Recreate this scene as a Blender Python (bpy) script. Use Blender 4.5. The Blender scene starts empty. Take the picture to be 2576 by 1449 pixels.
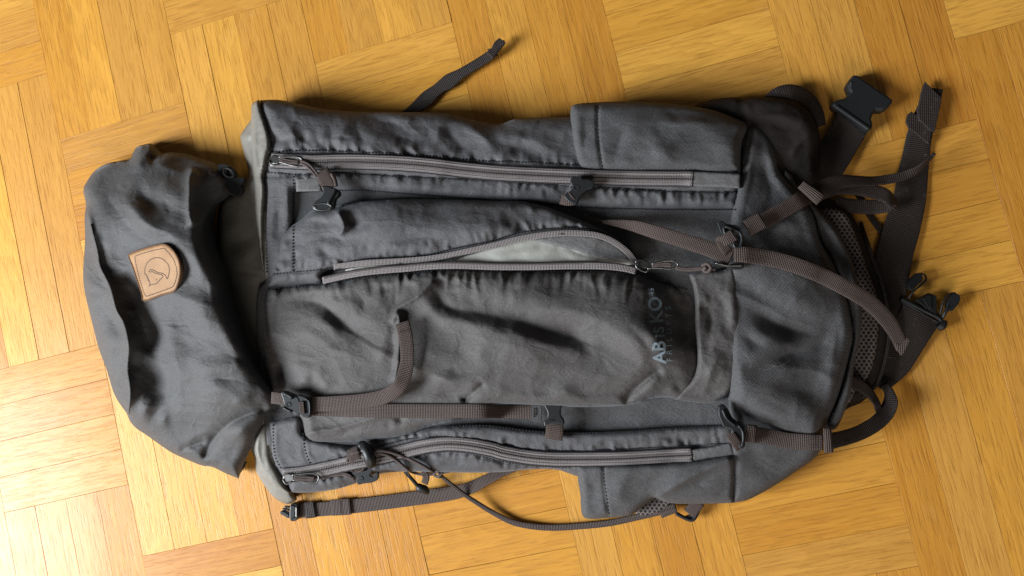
import bpy, math, random
import numpy as np
from mathutils import Vector, Matrix
from mathutils.geometry import delaunay_2d_cdt, tessellate_polygon
random.seed(7); rng = np.random.RandomState(11)
scene = bpy.context.scene
COL = scene.collection

# ------------------------------------------------------------------ camera
SLAT = 0.045                                   # width of one parquet strip in metres
FPX = 2000.0                                   # focal length, in pixels of a 2576 px wide picture
Rf = np.array([[0.9610826, 0.2297066, 0.15347675],
               [-0.23797866, 0.97054059, 0.03764464],
               [-0.14030819, -0.0727038, 0.98743494]])
NADIR = np.array([14.62732342, 10.7566964, 0.0]); CAMH = 20.34394043
FLOOR_ANG = math.atan2(Rf[0, 1], Rf[0, 0])
_c, _s = math.cos(FLOOR_ANG), math.sin(FLOOR_ANG)
MW = np.array([[_c, -_s, 0], [_s, _c, 0], [0, 0, 1]]) @ np.diag([1.0, -1.0, -1.0])
CAM = np.array([0, 0, CAMH * SLAT])
RIGHT, DOWN, FWD = MW @ Rf[0], MW @ Rf[1], MW @ Rf[2]
cam_d = bpy.data.cameras.new('camera'); cam = bpy.data.objects.new('camera', cam_d); COL.objects.link(cam)
cam_d.sensor_width = 36.0; cam_d.lens = FPX / 2576 * 36.0; cam_d.clip_start = 0.01; cam_d.clip_end = 100
mm = Matrix.Identity(4)
for i in range(3):
    mm[i][0] = RIGHT[i]; mm[i][1] = -DOWN[i]; mm[i][2] = -FWD[i]; mm[i][3] = CAM[i]
cam.matrix_world = mm
scene.camera = cam

# ------------------------------------------------------------------ light
world = bpy.data.worlds.new('World'); scene.world = world; world.use_nodes = True
bg = world.node_tree.nodes['Background']
bg.inputs[0].default_value = (1.0, 0.96, 0.92, 1); bg.inputs[1].default_value = 0.05
def area(name, loc, target, sx, sy, power, col):
    d = bpy.data.lights.new(name, 'AREA'); d.shape = 'RECTANGLE'; d.size = sx; d.size_y = sy
    d.energy = power; d.color = col
    o = bpy.data.objects.new(name, d); COL.objects.link(o); o.location = loc
    o.rotation_euler = (Vector(target) - Vector(loc)).to_track_quat('-Z', 'Y').to_euler()
    return o
area('window_light', (-2.55, -0.85, 1.50), (-0.30, -0.30, 0.35), 1.10, 1.35, 205, (0.89, 0.95, 1.0))
area('window_light', (0.1, -2.6, 1.9), (0.10, 0.0, 0.0), 1.5, 1.0, 36, (1.0, 0.93, 0.85))
scene.view_settings.view_transform = 'Standard'; scene.view_settings.look = 'None'
scene.view_settings.exposure = 0.0; scene.view_settings.gamma = 1.0
scene.cycles.max_bounces = 8

# ------------------------------------------------------------------ picture measurements -> metres
ZS = 0.74                                       # how tall the half-empty bag stands, against a full one
def unp(px, py, z):
    """points seen at (px,py) of the photograph, placed at height z (m)"""
    px = np.asarray(px, float); py = np.asarray(py, float); z = np.broadcast_to(np.asarray(z, float) * ZS, px.shape)
    d = FWD[None] + ((px.ravel() - 1288) / FPX)[:, None] * RIGHT + ((py.ravel() - 724.5) / FPX)[:, None] * DOWN
    t = (z.ravel() - CAM[2]) / d[:, 2]
    return CAM + d * t[:, None]
def prj(P):
    q = (np.asarray(P) - CAM); zc = q @ FWD
    return 1288 + FPX * (q @ RIGHT) / zc, 724.5 + FPX * (q @ DOWN) / zc
PXM = 1 / FPX * 0.88                            # metres per picture pixel, roughly

# ------------------------------------------------------------------ materials
def mat(name):
    m = bpy.data.materials.new(name); m.use_nodes = True
    nt = m.node_tree; b = nt.nodes['Principled BSDF']
    return m, nt, b
def N(nt, t, **k):
    n = nt.nodes.new(t)
    for a, v in k.items():
        if a.startswith('i_'): n.inputs[int(a[2:]) if a[2:].isdigit() else a[2:].replace('_', ' ')].default_value = v
        else: setattr(n, a, v)
    return n
def mixc(nt, fac, a, b, blend='MIX'):
    n = nt.nodes.new('ShaderNodeMix'); n.data_type = 'RGBA'; n.blend_type = blend
    for i, v in ((0, fac), (6, a), (7, b)):
        if hasattr(v, 'is_output') or isinstance(v, bpy.types.NodeSocket): nt.links.new(v, n.inputs[i])
        else: n.inputs[i].default_value = v if not isinstance(v, tuple) or len(v) == 4 else (*v, 1)
    return n.outputs[2]
def math_(nt, op, a, b=0.0, clamp=False):
    n = nt.nodes.new('ShaderNodeMath'); n.operation = op; n.use_clamp = clamp
    for i, v in ((0, a), (1, b)):
        if isinstance(v, bpy.types.NodeSocket): nt.links.new(v, n.inputs[i])
        else: n.inputs[i].default_value = v
    return n.outputs[0]
def noise(nt, vec, scale, detail=3, rough=0.5, dist=0.0):
    n = nt.nodes.new('ShaderNodeTexNoise'); nt.links.new(vec, n.inputs['Vector'])
    n.inputs['Scale'].default_value = scale; n.inputs['Detail'].default_value = detail
    n.inputs['Roughness'].default_value = rough; n.inputs['Distortion'].default_value = dist
    return n.outputs['Fac']
def mapping(nt, vec, scale=(1, 1, 1), rot=(0, 0, 0)):
    n = nt.nodes.new('ShaderNodeMapping'); nt.links.new(vec, n.inputs[0])
    n.inputs['Scale'].default_value = scale; n.inputs['Rotation'].default_value = rot
    return n.outputs[0]
def ramp(nt, fac, stops):
    n = nt.nodes.new('ShaderNodeValToRGB'); nt.links.new(fac, n.inputs[0])
    e = n.color_ramp.elements
    while len(e) < len(stops): e.new(0.5)
    for i, (p, c) in enumerate(stops):
        e[i].position = p; e[i].color = c if len(c) == 4 else (*c, 1)
    return n.outputs[0]
def bump(nt, h, dist, strength=1.0, prev=None):
    n = nt.nodes.new('ShaderNodeBump'); nt.links.new(h, n.inputs['Height'])
    n.inputs['Distance'].default_value = dist; n.inputs['Strength'].default_value = strength
    if prev is not None: nt.links.new(prev, n.inputs['Normal'])
    return n.outputs[0]
def coord(nt, which='Object'):
    return nt.nodes.new('ShaderNodeTexCoord').outputs[which]

def fabric(name, c0, c1, rough=0.85, grain=850, gb=0.00025, weave=0, sheen=0.0, spec=0.25, wear=0.0, crinkle=1.0):
    m, nt, b = mat(name); v = coord(nt)
    g = noise(nt, v, grain, 2, 0.7)
    big = noise(nt, v, 14, 4, 0.6)
    col = mixc(nt, ramp(nt, g, [(0.3, (0, 0, 0)), (0.7, (1, 1, 1))]), (*c0, 1), (*c1, 1))
    col = mixc(nt, math_(nt, 'MULTIPLY', big, 0.35), col, (c0[0] * 0.8, c0[1] * 0.78, c0[2] * 0.78, 1))
    if wear:
        w = noise(nt, mapping(nt, v, (1, 1, 1)), 60, 5, 0.7)
        col = mixc(nt, math_(nt, 'MULTIPLY', ramp(nt, w, [(0.58, (0, 0, 0)), (0.75, (1, 1, 1))]), wear), col, (0.22, 0.20, 0.18, 1))
    nt.links.new(col, b.inputs['Base Color'])
    nb = bump(nt, g, gb, 1.0)
    wr = math_(nt, 'ABSOLUTE', math_(nt, 'SUBTRACT', noise(nt, mapping(nt, v, (1, 1.6, 1)), 46, 3, 0.55, 0.6), 0.5))
    wl = math_(nt, 'ABSOLUTE', math_(nt, 'SUBTRACT', noise(nt, mapping(nt, v, (1, 1.7, 1), (0, 0, 0.45)), 13, 1, 0.4, 1.1), 0.5))
    nb = bump(nt, wl, -0.010, 0.40 * crinkle, nb)
    nb = bump(nt, wr, -0.0036, 0.50 * crinkle, nb); nb = bump(nt, noise(nt, v, 150, 4, 0.6), 0.0006, 0.6, nb)
    if weave:
        col2 = None
        for k, r in enumerate((0.35, 0.35 + math.pi / 2)):
            w = nt.nodes.new('ShaderNodeTexWave'); nt.links.new(mapping(nt, v, (1, 1, 1), (0, 0, r)), w.inputs[0])
            wsum = w.outputs['Fac'] if k == 0 else math_(nt, 'MULTIPLY', wsum, w.outputs['Fac'])
            w.inputs['Scale'].default_value = weave; w.inputs['Distortion'].default_value = 1.0; w.inputs['Detail Scale'].default_value = 2.0
            nb = bump(nt, w.outputs['Fac'], 0.0004, 0.6, nb)
    if weave: nt.links.new(mixc(nt, math_(nt, 'MULTIPLY', wsum, 0.6), col, (0.17, 0.165, 0.165, 1)), b.inputs['Base Color'])
    nt.links.new(nb, b.inputs['Normal'])
    b.inputs['Roughness'].default_value = rough; b.inputs['Specular IOR Level'].default_value = spec
    b.inputs['Sheen Weight'].default_value = sheen; b.inputs['Sheen Roughness'].default_value = 0.4; b.inputs['Sheen Tint'].default_value = (0.80, 0.90, 1.0, 1)
    return m
M_POLY = fabric('waxed_grey_cotton', (0.046, 0.044, 0.046), (0.115, 0.112, 0.118), rough=0.72, sheen=0.10, spec=0.38)
M_POLYW = fabric('waxed_grey_cotton_warm_lit', (0.046, 0.041, 0.040), (0.114, 0.105, 0.102), rough=0.72, sheen=0.10, spec=0.38)  # same grey cotton, with the warm light on the pocket mixed into its colour
M_LID = fabric('worn_grey_cotton', (0.032, 0.030, 0.030), (0.090, 0.086, 0.086), rough=0.70, sheen=0.12, spec=0.42)
M_CORD = fabric('dark_grey_cordura', (0.036, 0.035, 0.036), (0.104, 0.102, 0.107), rough=0.78, grain=700, gb=0.0005, weave=250, sheen=0.05)
M_BELT = fabric('dark_padding_and_shaded_belt', (0.014, 0.011, 0.010), (0.028, 0.022, 0.020), rough=0.9)  # brown foam; on the belt wing it paints shade over grey cloth
M_PATCH = fabric('pale_grey_tape', (0.095, 0.092, 0.092), (0.160, 0.155, 0.155), rough=0.7)
M_COLLAR = fabric('grey_green_nylon', (0.165, 0.155, 0.135), (0.205, 0.195, 0.172), rough=0.5, gb=0.00005, spec=0.3, crinkle=0.5)
M_LINING = fabric('pale_lining', (0.54, 0.53, 0.48), (0.60, 0.59, 0.54), rough=0.8, gb=0.00005, spec=0.15, crinkle=0.15)
M_CORDG = fabric('brown_elastic_cord', (0.060, 0.045, 0.042), (0.12, 0.09, 0.085), rough=0.8, grain=1500, gb=0.0004)
M_THREAD = fabric('dark_thread', (0.02, 0.018, 0.02), (0.035, 0.03, 0.03), rough=0.8)
M_THREADG = fabric('grey_thread', (0.018, 0.018, 0.020), (0.04, 0.04, 0.045), rough=0.7, grain=900)
M_HAIR = fabric('pale_hair', (0.30, 0.28, 0.26), (0.42, 0.39, 0.36), rough=0.5)

def webbing(name, c0, c1, period=0.0021, wear=0.0, dpt=0.0006):
    m, nt, b = mat(name); uv = coord(nt, 'UV'); v = coord(nt)
    sep = nt.nodes.new('ShaderNodeSeparateXYZ'); nt.links.new(uv, sep.inputs[0])
    rib = math_(nt, 'SINE', math_(nt, 'MULTIPLY', sep.outputs[0], 2 * math.pi / period))
    rib = math_(nt, 'MULTIPLY_ADD', rib, 0.5); rib.node.inputs[2].default_value = 0.5
    fine = math_(nt, 'SINE', math_(nt, 'MULTIPLY', sep.outputs[1], 2 * math.pi / 0.0016))
    g = noise(nt, v, 900, 3, 0.7)
    f = math_(nt, 'MULTIPLY', math_(nt, 'ADD', rib, g), 0.5)
    col = mixc(nt, f, (*c0, 1), (*c1, 1))
    col = mixc(nt, math_(nt, 'MULTIPLY', noise(nt, v, 25, 3), 0.4), col, (c0[0] * 0.8, c0[1] * 0.75, c0[2] * 0.72, 1))
    if wear:
        w = noise(nt, v, 90, 6, 0.8)
        col = mixc(nt, math_(nt, 'MULTIPLY', ramp(nt, w, [(0.60, (0, 0, 0)), (0.72, (1, 1, 1))]), wear), col, (0.26, 0.23, 0.21, 1))
    nt.links.new(col, b.inputs['Base Color'])
    nb = bump(nt, rib, dpt, 0.9); nb = bump(nt, fine, 0.0002, 0.5, nb); nb = bump(nt, g, 0.0003, 0.7, nb)
    nt.links.new(nb, b.inputs['Normal']); b.inputs['Roughness'].default_value = 0.62
    b.inputs['Specular IOR Level'].default_value = 0.35
    return m
M_WEB = webbing('brown_webbing', (0.030, 0.020, 0.017), (0.118, 0.082, 0.069), period=0.0018)
M_WEBD = webbing('dark_brown_webbing', (0.014, 0.0095, 0.008), (0.036, 0.024, 0.020), wear=0.35, dpt=0.0003)
M_TAPE = webbing('zip_tape', (0.11, 0.094, 0.093), (0.31, 0.275, 0.27), period=0.0016)

def plain(name, c, rough, metal=0.0, spec=0.5, nz=0.0002, nscale=300):
    m, nt, b = mat(name); v = coord(nt)
    g = noise(nt, v, nscale, 4, 0.6)
    nt.links.new(mixc(nt, g, (*[x * 0.8 for x in c], 1), (*[min(1, x * 1.2) for x in c], 1)), b.inputs['Base Color'])
    nt.links.new(bump(nt, g, nz, 0.5), b.inputs['Normal'])
    b.inputs['Roughness'].default_value = rough; b.inputs['Metallic'].default_value = metal
    b.inputs['Specular IOR Level'].default_value = spec
    return m
M_PLAS = plain('black_plastic', (0.011, 0.012, 0.013), 0.45, 0.0, 0.4)
M_METAL = plain('zip_metal', (0.17, 0.165, 0.16), 0.36, 1.0)
M_LEATH, nt, b = mat('tan_leather'); v = coord(nt)
nt.links.new(ramp(nt, noise(nt, v, 40, 6, 0.65), [(0.25, (0.21, 0.105, 0.042)), (0.55, (0.295, 0.158, 0.068)), (0.8, (0.37, 0.215, 0.105))]), b.inputs['Base Color'])
nt.links.new(bump(nt, noise(nt, v, 700, 4, 0.6), 0.0002, 0.6), b.inputs['Normal']); b.inputs['Roughness'].default_value = 0.55; b.inputs['Specular IOR Level'].default_value = 0.22
M_LEDGE = plain('raw_leather_edge', (0.12, 0.060, 0.028), 0.9)
M_ENGR = plain('engraved_line', (0.10, 0.055, 0.03), 0.7)
M_PRINT = plain('blue_grey_print', (0.17, 0.21, 0.24), 0.5)
# mesh padding with round holes
M_MESH, nt, b = mat('air_mesh'); uv = coord(nt)
def dots(nt, uv, p, off):
    mp = nt.nodes.new('ShaderNodeMapping'); nt.links.new(uv, mp.inputs[0])
    mp.inputs['Scale'].default_value = (1 / p, 1 / (p * 1.5), 1); mp.inputs['Location'].default_value = (off, off, 0)
    fr = nt.nodes.new('ShaderNodeVectorMath'); fr.operation = 'FRACTION'; nt.links.new(mp.outputs[0], fr.inputs[0])
    sb = nt.nodes.new('ShaderNodeVectorMath'); sb.operation = 'SUBTRACT'; nt.links.new(fr.outputs[0], sb.inputs[0]); sb.inputs[1].default_value = (0.5, 0.5, 0)
    ml = nt.nodes.new('ShaderNodeVectorMath'); ml.operation = 'MULTIPLY'; nt.links.new(sb.outputs[0], ml.inputs[0]); ml.inputs[1].default_value = (1, 1.5, 0)
    ln = nt.nodes.new('ShaderNodeVectorMath'); ln.operation = 'LENGTH'; nt.links.new(ml.outputs[0], ln.inputs[0])
    return ln.outputs[1]
dd = math_(nt, 'MINIMUM', dots(nt, uv, 0.0050, 0.0), dots(nt, uv, 0.0050, 0.5))
hole = ramp(nt, dd, [(0.27, (0, 0, 0)), (0.36, (1, 1, 1))])
nt.links.new(mixc(nt, hole, (0.018, 0.014, 0.013, 1), (0.16, 0.135, 0.13, 1)), b.inputs['Base Color'])
nt.links.new(bump(nt, hole, 0.0012, 1.0), b.inputs['Normal']); b.inputs['Roughness'].default_value = 0.85

# oak parquet
M_OAK, nt, b = mat('varnished_oak')
v = coord(nt); oi = nt.nodes.new('ShaderNodeObjectInfo'); rnd = oi.outputs['Random']
cb = nt.nodes.new('ShaderNodeCombineXYZ')
nt.links.new(math_(nt, 'MULTIPLY', rnd, 37.0), cb.inputs[0]); nt.links.new(math_(nt, 'MULTIPLY', rnd, 91.0), cb.inputs[1]); nt.links.new(math_(nt, 'MULTIPLY', rnd, 53.0), cb.inputs[2])
ad = nt.nodes.new('ShaderNodeVectorMath'); ad.operation = 'ADD'; nt.links.new(v, ad.inputs[0]); nt.links.new(cb.outputs[0], ad.inputs[1]); P = ad.outputs[0]
def rand2(k):
    return math_(nt, 'FRACT', math_(nt, 'MULTIPLY', rnd, k))
# growth rings: contour lines of a stretched noise field, open to cathedrals on some strips
field = noise(nt, mapping(nt, P, (2.2, 15, 1)), 1.0, 2.0, 0.45, 0.3)
rings = math_(nt, 'MULTIPLY', field, math_(nt, 'ADD', math_(nt, 'MULTIPLY', rand2(7.3), 20.0), 9.0))
rings = math_(nt, 'ADD', rings, math_(nt, 'MULTIPLY', noise(nt, mapping(nt, P, (26, 160, 1)), 1.0, 3), 0.8))
saw = math_(nt, 'FRACT', rings)
ringm = ramp(nt, saw, [(0.0, (0, 0, 0)), (0.10, (1, 1, 1)), (0.5, (0.5, 0.5, 0.5)), (1.0, (0, 0, 0))])
fib = noise(nt, mapping(nt, P, (8, 300, 1)), 1.0, 4, 0.7)
pores = ramp(nt, noise(nt, mapping(nt, P, (30, 480, 1)), 1.0, 3, 0.65), [(0.52, (0, 0, 0)), (0.66, (1, 1, 1))])
tone = noise(nt, mapping(nt, P, (3.0, 26, 1)), 1.0, 3, 0.6)
base = mixc(nt, rand2(3.7), (0.490, 0.192, 0.020, 1), (0.770, 0.390, 0.058, 1))
base = mixc(nt, math_(nt, 'MULTIPLY', ramp(nt, rand2(5.1), [(0.60, (0, 0, 0)), (0.9, (1, 1, 1))]), 0.6), base, (0.400, 0.140, 0.016, 1))
base = mixc(nt, math_(nt, 'MULTIPLY', ramp(nt, rand2(17.9), [(0.72, (0, 0, 0)), (0.86, (1, 1, 1))]), 0.35), base, (0.640, 0.370, 0.100, 1))
base = mixc(nt, math_(nt, 'MULTIPLY', ramp(nt, rand2(11.3), [(0.70, (0, 0, 0)), (0.9, (1, 1, 1))]), 0.5), base, (0.800, 0.420, 0.080, 1))
col = mixc(nt, math_(nt, 'MULTIPLY', ringm, 0.30), base, (0.330, 0.130, 0.016, 1))
col = mixc(nt, math_(nt, 'MULTIPLY', ramp(nt, fib, [(0.35, (0, 0, 0)), (0.70, (1, 1, 1))]), 0.38), col, (0.800, 0.420, 0.080, 1))
col = mixc(nt, math_(nt, 'MULTIPLY', pores, 0.40), col, (0.250, 0.090, 0.012, 1))
col = mixc(nt, math_(nt, 'MULTIPLY', ramp(nt, tone, [(0.3, (0, 0, 0)), (0.8, (1, 1, 1))]), 0.38), col, (0.420, 0.180, 0.026, 1))
# worn patches and tiny pale specks
wv = nt.nodes.new('ShaderNodeNewGeometry').outputs['Position']
wp = ramp(nt, noise(nt, wv, 9, 6, 0.75), [(0.60, (0, 0, 0)), (0.78, (1, 1, 1))])
col = mixc(nt, math_(nt, 'MULTIPLY', wp, 0.18), col, (0.60, 0.40, 0.22, 1))
sp = nt.nodes.new('ShaderNodeTexVoronoi'); nt.links.new(wv, sp.inputs[0]); sp.inputs['Scale'].default_value = 17
spk = ramp(nt, sp.outputs['Distance'], [(0.014, (1, 1, 1)), (0.022, (0, 0, 0))])
col = mixc(nt, math_(nt, 'MULTIPLY', spk, 0.7), col, (0.75, 0.62, 0.45, 1))
nt.links.new(col, b.inputs['Base Color'])
nb = bump(nt, pores, -0.0003, 0.5); nb = bump(nt, fib, 0.0003, 0.55, nb); nb = bump(nt, noise(nt, P, 7, 3), 0.0016, 0.35, nb)
nt.links.new(nb, b.inputs['Normal'])
rr = math_(nt, 'MULTIPLY_ADD', noise(nt, wv, 30, 5, 0.7), 0.16); rr.node.inputs[2].default_value = 0.35
nt.links.new(rr, b.inputs['Roughness'])
b.inputs['Specular IOR Level'].default_value = 0.32
b.inputs['Coat Weight'].default_value = 0.09; b.inputs['Coat Roughness'].default_value = 0.14
M_SUB = plain('dark_joint', (0.035, 0.018, 0.008), 0.9)

# ------------------------------------------------------------------ floor
def link(o, parent=None):
    COL.objects.link(o)
    if parent is not None: o.parent = parent
    return o
def chamfer_box(name, lx, ly, h, c, m):
    vs = []
    for (ix, iy, z) in ((0, 0, -h), (0, 0, -c), (c, c, 0)):
        for sx, sy in ((-1, -1), (1, -1), (1, 1), (-1, 1)):
            vs.append((sx * (lx / 2 - ix), sy * (ly / 2 - iy), z))
    fs = [(3, 2, 1, 0), (8, 9, 10, 11)]
    for r in (0, 4):
        for i in range(4):
            j = (i + 1) % 4; fs.append((r + i, r + j, r + 4 + j, r + 4 + i))
    me = bpy.data.meshes.new(name); me.from_pydata(vs, [], fs); me.materials.append(m); me.update()
    return me
me = bpy.data.meshes.new('floor')
sub = [(-0.9, -0.75), (0.95, -0.75), (0.95, 0.75), (-0.9, 0.75)]
me.from_pydata([(x * 1.6, y * 1.6, -0.0075) for x, y in sub], [], [(0, 1, 2, 3)]); me.materials.append(M_SUB)
floor = link(bpy.data.objects.new('floor', me)); floor['kind'] = 'structure'
floor['label'] = 'honey coloured oak mosaic parquet floor under the backpack'
USC = 0.984468167 * SLAT
ll = chamfer_box('long_strip', 8 * SLAT - 0.0003, USC - 0.00034, 0.007, 0.0001, M_OAK)
ls = chamfer_box('short_strip', 4 * USC - 0.0003, SLAT - 0.00034, 0.007, 0.0001, M_OAK)
def uv2w(u, v):
    p = MW @ (np.array([u * 0.984468167, v, 0]) - NADIR) * SLAT
    return p
for cidx in range(-3, 10):
    u0 = 4 * (cidx - 1)                         # column 0 of the photograph spans u = -4..0
    ph = 2 if cidx % 2 else 0                   # bottom ends of crosswise blocks: v = 0 (mod 12) or 6 (mod 12)
    for k in range(-2, 4):
        vb = 12 * k + (6 if cidx % 2 else 0)    # crosswise block spans vb-4..vb
        for j in range(4):
            vv = vb - 4 + j + 0.5
            if -9 < vv < 29:
                p = uv2w(u0 + 2, vv); o = bpy.data.objects.new('strip', ls)
                o.location = (p[0], p[1], rng.uniform(-0.00035, 0)); o.rotation_euler = (rng.normal() * 0.0055, rng.normal() * 0.0008, FLOOR_ANG + rng.normal() * 0.0006)
                if rng.rand() < 0.5: o.rotation_euler[2] += math.pi
                link(o, floor)
        for j in range(4):
            vc = vb + 4
            if -9 < vc < 30:
                p = uv2w(u0 + j + 0.5, vc); o = bpy.data.objects.new('strip', ll)
                o.location = (p[0], p[1], rng.uniform(-0.00035, 0)); o.rotation_euler = (rng.normal() * 0.0055, rng.normal() * 0.0005, FLOOR_ANG + math.pi / 2 + rng.normal() * 0.0004)
                if rng.rand() < 0.5: o.rotation_euler[2] += math.pi
                link(o, floor)

# ------------------------------------------------------------------ mesh helpers for the backpack
ROOT = bpy.data.objects.new('backpack', None); COL.objects.link(ROOT)
ORG = unp([1260], [760], 0.0)[0]; ROOT.location = ORG
ROOT['label'] = 'large grey trekking backpack lying on the parquet, brown straps and tan badge on its lid'
ROOT['category'] = 'backpack'
def mesh(name, V, F, m, parent=ROOT, smooth=True, uv=None, kind=None, label=None):
    me = bpy.data.meshes.new(name)
    me.from_pydata((np.asarray(V) - ORG).tolist(), [], F)
    me.materials.append(m)
    if smooth: me.polygons.foreach_set('use_smooth', [True] * len(me.polygons))
    if uv is not None:
        l = me.uv_layers.new(name='uv'); li = np.empty(len(me.loops), int); me.loops.foreach_get('vertex_index', li)
        l.data.foreach_set('uv', np.asarray(uv)[li].ravel().astype(np.float32))
    me.update()
    o = bpy.data.objects.new(name, me); link(o, parent)
    if kind: o['kind'] = kind
    if label: o['label'] = label
    return o
def curve(pts, step=5.0, closed=False):
    """Catmull-Rom through pts; a 3rd item 'c' marks a sharp corner. Works for any dimension of leading floats."""
    P = [np.array([float(a) for a in p if not isinstance(a, str)]) for p in pts]
    C = [isinstance(p[-1], str) for p in pts]; n = len(P)
    out = []
    segs = n if closed else n - 1
    for i in range(segs):
        p1, p2 = P[i], P[(i + 1) % n]
        p0 = P[(i - 1) % n] if (closed or i > 0) and not C[i] else 2 * p1 - p2
        p3 = P[(i + 2) % n] if (closed or i + 2 < n) and not C[(i + 1) % n] else 2 * p2 - p1
        L = max(np.linalg.norm((p2 - p1)[:2]), 1e-6); k = max(1, int(round(L / step)))
        # centripetal parametrisation keeps it from overshooting
        d = lambda a, b_: max(np.linalg.norm((b_ - a)[:2]), 1e-3) ** 0.5
        t0 = 0; t1 = t0 + d(p0, p1); t2 = t1 + d(p1, p2); t3 = t2 + d(p2, p3)
        for t in np.linspace(t1, t2, k, endpoint=False):
            A1 = (t1 - t) / (t1 - t0) * p0 + (t - t0) / (t1 - t0) * p1
            A2 = (t2 - t) / (t2 - t1) * p1 + (t - t1) / (t2 - t1) * p2
            A3 = (t3 - t) / (t3 - t2) * p2 + (t - t2) / (t3 - t2) * p3
            B1 = (t2 - t) / (t2 - t0) * A1 + (t - t0) / (t2 - t0) * A2
            B2 = (t3 - t) / (t3 - t1) * A2 + (t - t1) / (t3 - t1) * A3
            out.append((t2 - t) / (t2 - t1) * B1 + (t - t1) / (t2 - t1) * B2)
    if not closed: out.append(P[-1])
    return np.array(out)
def seg_dist(X, Y, C, closed=False):
    """distance, side and run along a polyline, for many points"""
    A = C if closed else C[:-1]; B = np.roll(C, -1, 0) if closed else C[1:]
    L = np.hypot(*(B - A)[:, :2].T); cum = np.r_[0, np.cumsum(L)][:-1]
    best = np.full(X.shape, 1e9); side = np.zeros_like(best); run = np.zeros_like(best)
    for a, b_, l, c in zip(A, B, L, cum):
        if l < 1e-6: continue
        dx, dy = (b_[0] - a[0]) / l, (b_[1] - a[1]) / l
        t = np.clip((X - a[0]) * dx + (Y - a[1]) * dy, 0, l)
        ex, ey = X - a[0] - t * dx, Y - a[1] - t * dy
        d = np.hypot(ex, ey); k = d < best
        best[k] = d[k]; side[k] = np.sign(dx * ey - dy * ex)[k]; run[k] = (c + t)[k]
    return best, side, run, L.sum()
def inside(X, Y, C):
    r = np.zeros(X.shape, bool); n = len(C)
    for i in range(n):
        x1, y1 = C[i][:2]; x2, y2 = C[(i + 1) % n][:2]
        if y1 == y2: continue
        k = ((y1 > Y) != (y2 > Y)) & (X < (x2 - x1) * (Y - y1) / (y2 - y1) + x1); r ^= k
    return r
_lat = rng.rand(256, 256)
def vnoise(x, y):
    xi = np.floor(x).astype(int); yi = np.floor(y).astype(int); fx = x - xi; fy = y - yi
    fx = fx * fx * fx * (fx * (fx * 6 - 15) + 10); fy = fy * fy * fy * (fy * (fy * 6 - 15) + 10)
    g = lambda a, b_: _lat[a % 256, b_ % 256]
    return (g(xi, yi) * (1 - fx) + g(xi + 1, yi) * fx) * (1 - fy) + (g(xi, yi + 1) * (1 - fx) + g(xi + 1, yi + 1) * fx) * fy - 0.5
def fbm(x, y, o=3):
    s = 0; a = 1
    for i in range(o): s = s + a * vnoise(x * 2 ** i + 17 * i, y * 2 ** i + 31 * i); a *= 0.5
    return s
def cells(x, y):
    xi = np.floor(x).astype(int); yi = np.floor(y).astype(int); best = np.full(np.shape(x), 9.0); b2 = best.copy()
    for dx in (-1, 0, 1):
        for dy in (-1, 0, 1):
            a, c = xi + dx, yi + dy
            px = a + _lat[a % 256, c % 256]; py = c + _lat[(a + 91) % 256, (c + 37) % 256]
            d = (x - px) ** 2 + (y - py) ** 2 - 0.5 * _lat[(a + 7) % 256, (c + 151) % 256]
            b2 = np.minimum(b2, np.maximum(d, best)); best = np.minimum(best, d)
    return best, b2
def crumple(x, y):
    wx = x + 0.55 * fbm(x * 0.8 + 3, y * 0.8); wy = y + 0.55 * fbm(x * 0.8, y * 0.8 + 9)
    a, b_ = cells(wx * 0.9 + 0.5 * wy, wy * 0.62 - 0.2 * wx); c, _ = cells(wx * 2.0 + 7, wy * 1.5)
    mask = np.clip(0.5 + 1.6 * fbm(x * 0.45 + 21, y * 0.45, 2), 0, 1)
    return (0.62 * (a - 0.3) - 0.22 * (c - 0.3) * mask) + 0.55 * fbm(x * 0.6, y * 0.6, 2)
def crumple_old(x, y):
    wx = x + 0.7 * fbm(x * 0.7 + 3, y * 0.7); wy = y + 0.7 * fbm(x * 0.7, y * 0.7 + 9)
    return 0.35 - np.abs(fbm(wx, wy, 3))
def tps(ctrl):
    c = np.array(ctrl, float); X = c[:, :2] / 1000; n = len(c)
    def U(r): return np.where(r > 1e-9, r * r * np.log(np.maximum(r, 1e-9)), 0)
    K = U(np.linalg.norm(X[:, None] - X[None], axis=2)) + np.eye(n) * 1e-4
    Pm = np.c_[np.ones(n), X]
    A = np.zeros((n + 3, n + 3)); A[:n, :n] = K; A[:n, n:] = Pm; A[n:, :n] = Pm.T
    w = np.linalg.solve(A, np.r_[c[:, 2], 0, 0, 0])
    def f(x, y):
        q = np.stack([x, y], -1) / 1000
        r = np.linalg.norm(q[..., None, :] - X, axis=-1)
        return U(r) @ w[:n] + w[n] + q[..., 0] * w[n + 1] + q[..., 1] * w[n + 2]
    return f
SURF = []                                       # (outline, height function) of every cloth panel laid so far
def surfz(px, py):
    px = np.atleast_1d(np.asarray(px, float)); py = np.atleast_1d(np.asarray(py, float)); z = np.zeros(px.shape)
    for C, f, bb in SURF:
        k = (px > bb[0]) & (px < bb[1]) & (py > bb[2]) & (py < bb[3])
        if k.any():
            kk = np.where(k)[0]; ins = inside(px[kk], py[kk], C); kk = kk[ins]
            if len(kk): z[kk] = np.maximum(z[kk], f(px[kk], py[kk]))
    return z
def meander(X, Y, a=6.0, s=55.0):
    return X + a * 1.3 * fbm(X / s + 5, Y / s, 2), Y + a * 1.3 * fbm(X / s, Y / s + 11, 2)
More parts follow.
